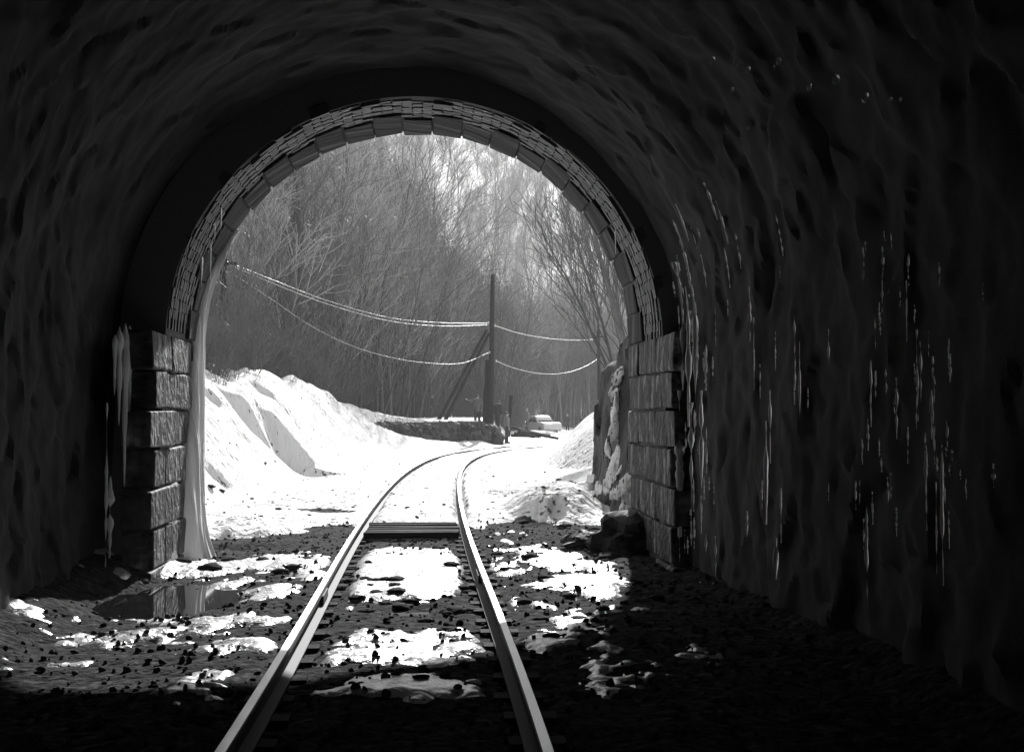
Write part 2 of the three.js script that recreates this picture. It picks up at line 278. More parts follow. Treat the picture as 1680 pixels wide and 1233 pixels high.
{
  const c = onLevel(905, 842); PITS.push([c.x + 0.05, c.z - 0.3, 0.75, 1.3, 0.42]); const d = onLevel(914, 826, 0.3); PITS.push([d.x, d.z, 0.12, 0.3, -0.16]);
  const onBank = (px, py) => { let Z = 20; for (; Z < 60; Z += 0.05) { const p = at(px, py, Z); if (p.y < groundBase(p.x, p.z) + 0.1) break; } return at(px, py, Z); };
  const found = [[500, 750, 0.6, 1.9, 1.5], [470, 708, 0.55, 1.2, 1.3], [405, 668, 0.5, 0.9, 1.2], [345, 640, 0.3, 0.35, 0.8], [432, 640, 0.3, 0.35, 0.9], [355, 780, 0.25, 0.25, 0.5]].map(([px, py, rx, A, L]) => { const p = onBank(px, py); return [p.x, p.z, rx, A, L]; });
  BITES.push(...found);
  { const p = at(865.5, 709, 117); PITS.push([p.x, p.z, 2.2, 4, 0.28]); }
  if (0) PITS.push([-5.15, -28.6, 0.42, 0.9, -0.75], [-4.75, -27.6, 0.3, 0.5, -0.4], [-5.5, -31.5, 0.5, 0.9, -0.5], [-5.75, -29.6, 0.35, 1.0, 0.3], [-6.3, -34.5, 0.4, 1.3, -0.4], [-6.6, -39, 0.4, 0.9, -0.35], [-6.1, -44, 0.3, 0.8, -0.3], [-6.4, -48, 0.35, 0.8, -0.3], [-4.95, -26.2, 0.25, 0.35, -0.3], [-6.9, -36, 0.5, 0.9, 0.3], [-6.8, -42, 0.4, 0.9, 0.25]);
}
const snowTop = (x, z) => { const g = groundBase(x, z); return g + Math.max(0, snowDepth(x, z)); };

// ------------------------------------------------------------------ ground: bare earth and the snow lying on it
{
  const rows = []; let Z = -75; while (Z < 104) { rows.push(Z); Z += Z < -4 ? 1.5 : Z < 3.8 ? 0.6 : clamp(Z * Z / 2600, 0.032, Z < 42 ? 0.14 : 0.8); }
  const cols = []; { let c = 0; while (c < 30) { cols.push(c); c += c < 3.6 ? 0.032 : 0.032 * Math.pow(1.055, (c - 3.6) / 0.12 + 1) < 0.9 ? 0.032 * Math.pow(1.055, (c - 3.6) / 0.12 + 1) : 0.9; } }
  const xs = [...cols.slice(1).map((c) => -c).reverse(), ...cols];
  const cx = (zz) => zz < 22 ? -1.24 + 0.0612 * (18.7 - zz) : mix(-1.44, -2.2, smooth(22, 45, zz));
  const base = (i, j) => { const x = cx(rows[j]) + xs[i], z = -rows[j]; return [x, z]; };
  const nI = xs.length - 1, nJ = rows.length - 1, gb = new Float32Array((nI + 1) * (nJ + 1));
  const gDirt = grid(nI, nJ, (i, j) => { const [x, z] = base(i, j), g = groundBase(x, z); gb[j * (nI + 1) + i] = g; return V(x, g + (rows[j] < 30 ? 0.02 * fbm(x * 12, 7, z * 12, 2) : -0.05), z); }, (i, j, p) => [p.x, p.z]);
  struct('ground', gDirt, M.dirt);
  let jm = 0; while (rows[jm] < 19.3) jm++;                 // inside: frozen slush on the tunnel floor; outside: snow
  const top = (i, j) => { const [x, z] = base(i, j); return V(x, gb[j * (nI + 1) + i] + snowDepth(x, z), z); };
  struct('icy_floor', grid(nI, jm, top, (i, j, p) => [p.x, p.z]), M.iceFloor);
  struct('snow_ground', grid(nI, nJ - jm, (i, j) => top(i, j + jm), (i, j, p) => [p.x, p.z]), M.snow);
  console.log('ground', nI, nJ);
}
{ // far terrain, below the near sheet where they overlap
  const nx = 150, nz = 130;
  const g = grid(nx, nz, (i, j) => { const a = i / nx * 2 - 1, x = 5 + 230 * Math.sign(a) * Math.pow(Math.abs(a), 1.6), Z = 22 + 500 * Math.pow(j / nz, 1.6), z = -Z; const inNear = Z < 100 && Math.abs(x + 2) < 27; return V(x, (inNear ? groundBase(x, z) - 0.7 : groundBase(x, z) + 0.06) + 1.2 * fbm(x * 0.05, 1, z * 0.05, 3) * smooth(8, 30, hillRise(x, z)), z); }, (i, j, p) => [p.x * 0.2, p.z * 0.2]);
  struct('wooded_hillside', g, M.hill);
  const far = grid(70, 40, (i, j) => { const x = -150 + 320 * i / 70, z = -(212 + 305 * j / 40); return V(x, groundBase(x, z) + 1.4 + 1.2 * fbm(x * 0.05, 1, z * 0.05, 3) * smooth(8, 30, hillRise(x, z)), z); }, (i, j, p) => [p.x * 0.2, p.z * 0.2]);
  struct('snowy_hillside', far, M.snow);
}

{ // snow on the level valley floor and the road, running out under the wooded slopes
  const g = grid(90, 70, (i, j) => { const x = -45 + 115 * i / 90, z = -(99 + 120 * j / 70); return V(x, groundBase(x, z) + 0.03 - 0.25 * Math.max(0, hillRise(x, z) - 0.5) + 0.08 * fbm(x * 0.3, 0, z * 0.3, 3), z); }, (i, j, p) => [p.x, p.z]);
  struct('snow_road', g, M.snow);
}

// ------------------------------------------------------------------ the tunnel: rock bore, hill over it, stone lining at the mouth
const profile = (t, half, spring) => { // t 0..1 from left foot over the crown to right foot
  const leg = spring + 0.4, arc = Math.PI * half, L = 2 * leg + arc, d = t * L;
  if (d < leg) return [-half, -0.4 + d, -1, 0, d]; if (d > leg + arc) return [half, spring - (d - leg - arc), 1, 0, d];
  const a = Math.PI - (d - leg) / half; return [half * Math.cos(a), spring + half * Math.sin(a), Math.cos(a), Math.sin(a), d];
};
// broken rock: tilted flat faces with steps between them
function facets(x, y, f, seed) {
  x *= f; y *= f; const X = Math.floor(x), Y = Math.floor(y); let h = 0, w = 0;
  for (let j = -1; j <= 1; j++) for (let i = -1; i <= 1; i++) { const a = X + i, b = Y + j, px = a + hash3(a, b, seed), py = b + hash3(a, b, seed + 1), k = Math.exp(-26 * Math.hypot((x - px) * 0.8, y - py)) + 1e-14; w += k; h += k * (hash3(a, b, seed + 2) - 0.5 + (x - px) * (hash3(a, b, seed + 3) - 0.5) * 0.9 + (y - py) * (hash3(a, b, seed + 4) - 0.5) * 0.9); }
  h /= w;
  return h;
}
const liningEnd = (t) => mix(3.45, 2.15, Math.pow(Math.sin(t * Math.PI), 0.8));
const rockR = (q, t) => { const near = mix(3.36, 2.98, smooth(0.15, 0.75, t)), e = liningEnd(t); return q < e - 0.3 ? 3.24 : mix(mix(3.24, near, smooth(e - 0.3, e + 0.05, q)), 3.2, smooth(4.5, 10, q)); };
{
  const nq = 420, nt = 380;
  const g = grid(nt, nq, (i, j) => {
    const q = 0.45 + 32 * Math.pow(j / nq, 1.5), [l, y, nl, ny, d] = profile(i / nt, rockR(q, i / nt), SPRING);
    const lining = smooth(1.6, 3.6, q);
    const r = 0.07 * fbm(d * 0.6, q * 0.6, 3, 3) + 0.04 * lining + (0.35 + 0.65 * lining) * (0.075 * facets(d, q, 1.05, 5) + 0.055 * facets(d + 7, q + 3, 2.6, 9) + 0.025 * fbm(d * 6, q * 6, 2, 2));
    const p = tun(l + nl * r, y + ny * r, q); return p;
  }, (i, j, p) => { const q = 0.45 + 32 * Math.pow(j / nq, 1.5); return [q, profile(i / nt, 3.22, SPRING)[4]]; });
  struct('rock_tunnel', toCreasedNormals(g, 0.45), M.rock);
  // hill over the bore
  const gh = grid(80, 60, (i, j) => { const l = (i / 80 * 2 - 1) * 70, q = 0.25 + 32.1 * Math.pow(j / 60, 1.3), y = j === 0 ? -1 : 7.3 + 0.5 * q + 0.8 * fbm(l * 0.2, q * 0.2, 2, 3) + 0.15 * Math.abs(l); return tun(l, y, j < 2 ? 0.25 + 0.15 * j : q); }, (i, j, p) => [p.x * 0.3, p.z * 0.3]);
  // the front skirt must not close the mouth: drop the quads over the opening
  const idx = Array.from(gh.index.array), keep = [], pos = gh.attributes.position;
  for (let k = 0; k < idx.length; k += 3) { let low = false, mid = true; for (let m = 0; m < 3; m++) { const t = tunOf(pos.getX(idx[k + m]), pos.getZ(idx[k + m])); if (pos.getY(idx[k + m]) < 0) low = true; if (Math.abs(t.l) > 4.4) mid = false; } if (!(low && mid)) keep.push(idx[k], idx[k + 1], idx[k + 2]); }
  gh.setIndex(keep); struct('tunnel_hill', gh, M.hill);
}
const liner = thing('tunnel_portal', 'stone and brick arch lining the mouth of the dark railway tunnel', 'tunnel portal', [PORTAL.x, 0, PORTAL.z], -TH);
{
  const R = rng(11), L = (l, y, q) => V(l, y, q); // group axes: x lateral, z inward
  // outer face wall with the arched opening
  const sh = new THREE.Shape(); sh.moveTo(-7.5, -0.6); sh.lineTo(-3.06, -0.6); sh.lineTo(-3.06, SPRING); sh.absarc(0, SPRING, 3.06, Math.PI, 0, true); sh.lineTo(3.06, -0.6); sh.lineTo(7.5, -0.6); sh.lineTo(7.5, 8.2); sh.lineTo(-7.5, 8.2); sh.closePath();
  const fg = new THREE.ExtrudeGeometry(sh, { depth: 0.55, bevelEnabled: false, curveSegments: 40 }); fg.translate(0, 0, 0.004); part('face_wall', fg, M.stones[0], liner);
  // mortar bed behind the stones
  const end = liningEnd;
  const nb = 90, bed = grid(nb, 10, (i, j) => { const [l, y, nl, ny] = profile(i / nb, 2.828, SPRING), q = 0.03 + (end(i / nb) - 0.1) * j / 10; return L(l, y, q); }, (i, j, p) => [p.y, p.z]);
  part('mortar_bed', bed, M.mortar, liner);
  const bedEnd = grid(nb, 1, (i, j) => { const [l, y, nl, ny] = profile(i / nb, 2.828 + 0.5 * j, SPRING); return L(l, y, end(i / nb) - 0.07); }); part('mortar_end', bedEnd, M.mortar, liner);
  function rough(w, h, d, seed, amp, r) { const g = mergeVertices(new RoundedBoxGeometry(w, h, d, 2, r)); const p = g.attributes.position, n = g.attributes.normal, uv = new Float32Array(p.count * 2);
    for (let i = 0; i < p.count; i++) { const x = p.getX(i), y = p.getY(i), z = p.getZ(i), k = amp * (fbm(x * 5 + seed, y * 5, z * 5, 3)); p.setXYZ(i, x + n.getX(i) * k, y + n.getY(i) * k, z + n.getZ(i) * k); uv[2 * i] = z + x * 0.5 + seed * 0.37; uv[2 * i + 1] = y + seed * 0.61; } g.setAttribute('uv', new THREE.BufferAttribute(uv, 2)); g.computeVertexNormals(); return g; }
  // piers: seven courses a side, two or three stones to a course
  const ch = (SPRING + 0.38) / 7;
  for (const side of [-1, 1]) for (let c = 0; c < 7; c++) {
    const cuts = c % 2 ? [0.0, 1.35, 2.6, 3.3] : [0.0, 0.85, 2.25, 3.5]; const lenEnd = 0.12 * (R() - 0.5);
    for (let k = 0; k < 3; k++) { const a = cuts[k], b = cuts[k + 1] + (k === 2 ? lenEnd : 0), proud = 0.03 * (R() - 0.3);
      const g = rough(0.34, ch - 0.028, b - a - 0.028, 3 + c * 5 + k + side, 0.05, 0.022);
      const o = part('ashlar_stone', g, M.stones[(c + k * 2 + (side > 0 ? 1 : 0)) % 3], liner); o.position.set(side * (2.97 - proud), -0.38 + (c + 0.5) * ch, (a + b) / 2); o.rotation.set(0.008 * (R() - 0.5), 0.01 * (R() - 0.5), 0); }
  }
  // arch: a ring of cut voussoirs at the mouth, brick courses behind it
  const nv = 23;
  for (let k = 0; k < nv; k++) { const a = Math.PI * (k + 0.5) / nv, d = k % 2 ? 0.95 : 1.2, w = Math.PI * 2.82 / nv - 0.026;
    const g = rough(w, 0.3, d - 0.02, 40 + k, 0.03, 0.016), o = part('voussoir', g, M.archStone[k % 2], liner);
    o.rotation.z = a - Math.PI / 2; o.position.set(Math.cos(a) * (2.95 - 0.03 * R()), SPRING + Math.sin(a) * (2.95 - 0.03 * R()), 0.004 + d / 2); }
  const variants = [0, 1, 2, 3].map((k) => { const g = rough(0.232, 0.12, 0.088, 80 + k, 0.014, 0.008); return g; });
  const nc = 36, small = []; let built = 0;
  for (let ring = 0; ring < 24; ring++) for (let c = 0; c < nc; c++) {
    const a = Math.PI * (c + (ring % 2 ? 0.5 : 0.02) + 0.25) / nc; if (a > Math.PI - 0.04) continue; const k0 = Math.min(nv - 1, Math.floor(a / Math.PI * nv)), q0 = k0 % 2 ? 0.975 : 1.225, e = end(0.2 + 0.6 * (1 - (c + 0.5) / nc)) + 0.16 * fbm(c * 0.9, 3, 5, 2) - 0.1, q = 0.98 + ring * 0.097;
    if (q < q0 || q + 0.09 > e || (R() < 0.04 && q > e - 0.3)) continue;
    const rr = 2.874 - 0.016 * R() - (q > e - 0.25 && R() < 0.2 ? 0.03 : 0), mat = M.bricks[Math.floor(R() * 6)], g = variants[Math.floor(R() * 4)], pos = [Math.cos(a) * rr, SPRING + Math.sin(a) * rr, q + 0.048];
    if (built < 298) { const o = part('brick', g, mat, liner); o.rotation.z = a - Math.PI / 2; o.position.set(...pos); built++; } else { const h = g.clone(); h.applyMatrix4(new THREE.Matrix4().makeRotationZ(a - Math.PI / 2)); h.translate(...pos); small.push(h); }
  }
  console.log('bricks', built, small.length);
  if (small.length) { const rest = part('brickwork', mergeGeometries(small), M.bricks[1], liner); rest.userData.kind = 'stuff'; }
}

// ------------------------------------------------------------------ railway track
{
  const t = thing('railway_track', 'single railway track with polished rail heads curving right out of the tunnel', 'railway track');
  const S0 = -12, S1 = 100;
  const sweep = (pts, u0, s0, s1, step) => { const n = Math.ceil((s1 - s0) / step), m = pts.length - 1; return toCreasedNormals(grid(m, n, (i, j) => offset(s0 + (s1 - s0) * j / n, u0 + pts[i][0], pts[i][1]), (i, j) => [i / m, (s0 + (s1 - s0) * j / n)]), 0.6); };
  const head = [[-0.031, 0.128], [-0.032, 0.152], [-0.025, 0.16], [0, 0.162], [0.025, 0.16], [0.032, 0.152], [0.031, 0.128]];
  const web = [[-0.034, 0.128], [-0.01, 0.115], [-0.009, 0.04], [-0.07, 0.02], [-0.07, 0.008], [0.07, 0.008], [0.07, 0.02], [0.009, 0.04], [0.01, 0.115], [0.034, 0.128]];
  for (const sd of [-1, 1]) {
    const r = part('rail', sweep(head.slice(2, 5), sd * 0.7525, S0, S1, 0.5), M.railTop, t);
    part('rail_web', jn([sweep(web.slice(0, 5), sd * 0.7525, S0, S1, 0.5), sweep(web.slice(4), sd * 0.7525, S0, S1, 0.5), sweep(head.slice(0, 3), sd * 0.7525, S0, S1, 0.5), sweep(head.slice(4), sd * 0.7525, S0, S1, 0.5)]), M.rust, r);
    // joint with fish plates
    for (const s of [sd < 0 ? 12.6 : 14.1]) { const p = lineAt(s), g = jn([box(0.03, 0.075, 0.6, sd * 0.7525 - 0.03, 0.082, 0), box(0.03, 0.075, 0.6, sd * 0.7525 + 0.03, 0.082, 0)]); const o = part('fish_plate', g, M.rust, t); o.position.set(p.x, 0, p.z); o.rotation.y = -p.th; }
  }
  const R = rng(5), sg = [0, 1, 2].map((k) => { const g = mergeVertices(new RoundedBoxGeometry(2.5, 0.18, 0.24, 2, 0.015)); const p = g.attributes.position; for (let i = 0; i < p.count; i++) p.setY(i, p.getY(i) + 0.012 * fbm(p.getX(i) * 3 + k * 9, 0, p.getZ(i) * 8, 2)); g.computeVertexNormals(); return g; });
  const plate = box(0.3, 0.012, 0.18), spike = box(0.03, 0.04, 0.03);
  for (let s = 1, k = 0; s < 96; s += 0.62, k++) { const p = lineAt(s), o = part('sleeper', sg[k % 3], M.sleeper, t); o.position.set(p.x + 0.04 * (R() - 0.5), -0.112 - 0.02 * R(), p.z); o.rotation.y = -p.th + 0.03 * (R() - 0.5);
    if (s < 22) for (const sd of [-1, 1]) { const q = part('tie_plate', plate, M.sleeper, o); q.position.set(sd * 0.7525, 0.118, 0); } }
}
{ // boards laid across between the rails at the mouth
  const s = 20.0, c = lineAt(s), b = thing('plank_crossing', 'row of narrow dark boards laid between the rails at the tunnel mouth', 'plank crossing', [c.x, 0, c.z], -c.th);
  const R = rng(8); for (let k = 0; k < 7; k++) { const g = box(1.3, 0.08, 0.15, 0, 0, 0, 0.01); const o = part('plank', g, M.sleeper, b); o.position.set(0.03 * (R() - 0.5), 0.05 + 0.03 * R(), 0.75 - k * 0.3); o.rotation.y = 0.03 * (R() - 0.5) + 0.02; o.rotation.z = 0.01 * (R() - 0.5); }
}
// ------------------------------------------------------------------ water, stones
{
const g = new THREE.CircleGeometry(1, 40); g.scale(1.3, 1.3, 1); g.rotateX(-Math.PI / 2); g.translate(PUD.x, -0.078, PUD.z); struct('puddle', g, M.water);
}
function boulderGeo(seed, rx, ry, rz, det = 3, amp = 0.35) { const g = mergeVertices(new THREE.IcosahedronGeometry(1, det).deleteAttribute('normal').deleteAttribute('uv')); const p = g.attributes.position, uv = new Float32Array(p.count * 2);
  for (let i = 0; i < p.count; i++) { const v = V(p.getX(i), p.getY(i), p.getZ(i)), k = 1 + amp * fbm(v.x * 1.6 + seed * 3.1, v.y * 1.6, v.z * 1.6, 4); v.multiplyScalar(k); p.setXYZ(i, v.x * rx, v.y * ry, v.z * rz); uv[2 * i] = v.x * rx + v.z * rz; uv[2 * i + 1] = v.y * ry + v.z * rz; } g.setAttribute('uv', new THREE.BufferAttribute(uv, 2)); g.computeVertexNormals(); return g; }
{
  const R = rng(21), vs = [0, 1, 2, 3, 4].map((k) => boulderGeo(k + 1, 0.5, 0.2, 0.6, 2, 0.8));
  const put = (px, py, w, label, group) => { const p = onLevel(px, py, 0.03), o = single('stone', vs[Math.floor(R() * 5)], M.stone, label, 'stone', group); const sc = w / (F / -p.z); o.scale.set(sc, sc * (0.8 + 0.4 * R()), sc); o.position.set(p.x, snowTop(p.x, p.z) + sc * 0.06, p.z); o.rotation.y = R() * 6; return o; };
  const lab = 'dark wet stone lying on the snow between the rails', grp = 'stones between the rails';
  for (const [x, y, w] of [[612, 953, 16], [628, 952, 20], [648, 953, 24], [647, 962, 18], [607, 962, 11], [616, 972, 20], [650, 975, 26], [660, 990, 34], [672, 985, 26], [630, 984, 20], [600, 948, 16], [576, 946, 20], [605, 925, 13], [720, 900, 20], [740, 930, 22], [742, 998, 40], [772, 996, 26], [700, 1010, 26], [622, 1020, 15], [731, 1034, 24], [784, 1029, 16], [636, 1039, 8], [650, 1024, 8], [740, 1017, 10], [650, 1110, 14], [546, 1121, 14], [558, 1119, 14], [578, 1120, 10], [591, 1125, 10], [690, 1120, 22], [757, 962, 22], [586, 980, 22], [600, 995, 24]]) put(x, y, w, lab, grp);
  for (const [x, y, w] of [[518, 893, 16], [460, 933, 26], [480, 930, 22], [505, 900, 14], [430, 912, 18], [375, 908, 24], [345, 925, 34], [300, 918, 24], [330, 880, 12], [345, 828, 16], [362, 826, 12], [455, 845, 12], [270, 880, 14], [240, 885, 16], [290, 890, 10], [200, 935, 30]]) put(x, y, w, 'dark stone among dirty snow beside the left rail', 'stones left of the rails');
  for (const [x, y, w] of [[815, 905, 16], [835, 930, 22], [870, 915, 26], [900, 950, 30], [935, 975, 20], [860, 985, 24], [885, 1010, 20], [960, 885, 26], [1000, 910, 34], [925, 862, 18], [860, 855, 14], [905, 1045, 24], [1040, 950, 24], [1080, 975, 20], [950, 1010, 26], [990, 1000, 20], [845, 1070, 16], [1120, 1005, 16], [940, 810, 10], [917, 797, 9], [870, 838, 8], [975, 868, 18]]) put(x, y, w, 'dark stone on the muddy ground beside the right rail', 'stones right of the rails');
  const b = onLevel(1032, 905, 0.0), o = single('boulder', toCreasedNormals(boulderGeo(9, 0.4, 0.3, 0.38, 3, 0.95), 0.35), M.cliff, 'big dark boulder lying at the foot of the right portal stones', 'boulder'); o.position.set(b.x, 0.12, b.z);
  const b2 = onLevel(965, 900, 0.0), o2 = single('boulder', toCreasedNormals(boulderGeo(14, 0.26, 0.14, 0.22, 3, 0.95), 0.35), M.cliff, 'low flat rock lying in meltwater beside the big boulder', 'boulder'); o2.position.set(b2.x, 0.06, b2.z);
  // ballast: too many to count
  const bg = boulderGeo(5, 0.5, 0.3, 0.45, 1, 0.6), N = 3600, im = new THREE.InstancedMesh(bg, M.ballast, N), m = new THREE.Matrix4(), e = new THREE.Euler(), qn = new THREE.Quaternion(); let n = 0;
  while (n < N) { const Z = 6 + 16.5 * Math.pow(R(), 1.3), l = (R() * 2 - 1) * 3.1, p = tun(l, 0, 18.7 - Z), d = snowDepth(p.x, p.z); if (d > 0.03 && R() < 0.985) continue; const { u } = trackCoord(p.x, p.z); if (Math.abs(Math.abs(u) - 0.7525) < 0.06) continue;
    const sc = 0.018 + 0.05 * Math.pow(R(), 2.5); e.set(R() * 6, R() * 6, R() * 6); m.compose(V(p.x, groundBase(p.x, p.z) + Math.max(0, d) + sc * 0.15, p.z), qn.setFromEuler(e), V(sc, sc, sc)); im.setMatrixAt(n++, m); }
  im.name = 'track_ballast'; im.userData = { kind: 'stuff', label: 'small dark ballast stones strewn over the tunnel floor', category: 'ballast' }; im.castShadow = im.receiveShadow = true; scene.add(im);
}

// ------------------------------------------------------------------ ice
function iceSheet(name, label, l0, l1, y0, y1, side, seed, bulge, m, top, half = 2.8, group) { // flowstone ice hung on a side wall, l = depth q range
  const n = 28, k = 70; const h = (a, b) => { const w = Math.pow(Math.sin(Math.PI * clamp(a, 0, 1)), 0.6) * Math.min(1, (1 - b) * 12 + 0.02), fl = 0.5 + 0.5 * Math.abs(fbm(a * 9 + seed, b * 0.8, seed, 3)) * 2; return bulge * w * (0.45 + 0.6 * fl) * (1 + 0.9 * Math.pow(1 - b, 6)); };
  const edge = (b) => 0.12 * fbm(b * 4, seed, 2, 3);
  const g = grid(n, k, (i, j) => { const a = i / n, b = j / k, wid = top ? mix(1, top, Math.pow(b, 1.6)) : 1, q = mix(l0 + edge(b) * 0.6, mix(l0, l1, wid) + edge(b + 3), a); const y = mix(y0, y1, b); const over = y > SPRING ? half * (1 - Math.sqrt(Math.max(0, 1 - ((y - SPRING) / half) ** 2))) : 0; return tun(side * (half + 0.03 - over - h(a, b) - (i && i < n ? 0 : -0.06)), y, q); }, (i, j) => [i / n * Math.abs(l1 - l0), j / k * (y1 - y0)]);
  return single(name, g, m, label, 'ice', group);
}
{ // a fluted curtain of ice on the jamb, thickening inward, wider at the foot
  const n = 60, k = 110, y0 = -0.12, y1 = 4.15;
  const g = grid(n, k, (i, j) => { const b = j / k, y = mix(y0, y1, b), a = i / n, qe = mix(1.55, 0.1, Math.pow(b, 1.35)) + 0.16 * fbm(b * 7, 2, 9, 3) * (1 - b), q = mix(-0.12, qe, a);
    const ramp = (0.04 + 0.15 * a * (1 - 0.5 * b)) * (1 - Math.pow(a, 14)) * smooth(0, 0.06, a), fl = 1 + 0.45 * fbm(q * 9, y * 0.5, 6, 3) + 0.12 * fbm(q * 30, y * 0.6, 3, 2), foot = 0.2 * Math.pow(1 - b, 9) * Math.sin(Math.PI * Math.min(1, a * 1.02));
    const over = y > SPRING ? 2.8 * (1 - Math.sqrt(Math.max(0, 1 - ((y - SPRING) / 2.8) ** 2))) : 0, edge = i === 0 || i === n || j === k; return tun(-(2.83 - over - (edge ? -0.08 : ramp * fl + foot)), y, q); }, (i, j, p) => [p.z, p.y]);
  single('frozen_waterfall', g, M.frost, 'tall white column of ice frozen onto the left side of the tunnel mouth', 'ice');
}
iceSheet('ice_sheet', 'thin ice glaze running down the left pier stones beside the white ice column', 1.7, 2.5, -0.1, 1.0, -1, 9, 0.04, M.clearIce, 0.5);
// rock ledge ice inside on the left
function iceRun(px, py0, py1, wpx, side, o = {}) { // a run of ice on the rock wall: from a pixel, placed where that ray meets the wall
  let rad = 3.1; let Z = 5; for (; Z < 18.2; Z += 0.02) { const p = at(px, (py0 + py1) / 2, Z), t = tunOf(p.x, p.z); rad = mix(side < 0 ? 3.2 : 2.99, 3.19, smooth(4.5, 10, t.q)); const lim = p.y > SPRING ? Math.sqrt(Math.max(0.01, rad * rad - (p.y - SPRING) ** 2)) : rad; if (side * t.l >= lim) break; }
  const top = at(px, py0, Z), bot = at(px, py1, Z), w = wpx / (F / Z) / 2, n = 8, k = 26, R = rng(px * 7 + py0), seed = R() * 50;
  const t0 = tunOf(top.x, top.z), wallL = (y) => { const y2 = clamp(y, 0, 99); return side * (y2 > SPRING ? Math.sqrt(Math.max(0.01, rad * rad - (y2 - SPRING) ** 2)) : rad); };
  const g = grid(n, k, (i, j) => { const a = i / n * 2 * Math.PI, b = j / k, y = mix(top.y, bot.y, b), r = w * (o.drip ? Math.min(1, 0.05 + b * 9) * Math.sqrt(Math.max(0, 1 - b)) * (1 - 0.3 * b) : 0.35 + 0.65 * Math.sin(Math.PI * Math.min(1, b + 0.08))) * clamp(o.drip ? 0.9 + 0.6 * fbm(b * 7, seed, 1, 3) : 0.75 + 2.6 * fbm(b * 7, seed, 1, 3), 0.06, 1.5); const lw = o.hang ? t0.l : wallL(y) - side * 0.13; return tun(lw + Math.cos(a) * r * 0.8, y, t0.q + Math.sin(a) * r + 0.015 * fbm(b * 3, seed, 5, 3)); }, (i, j) => [i / n * 0.3, j / k]);
  return single(o.name || 'ice_run', g, o.m || M.clearIce, o.label, 'ice', o.group);
}
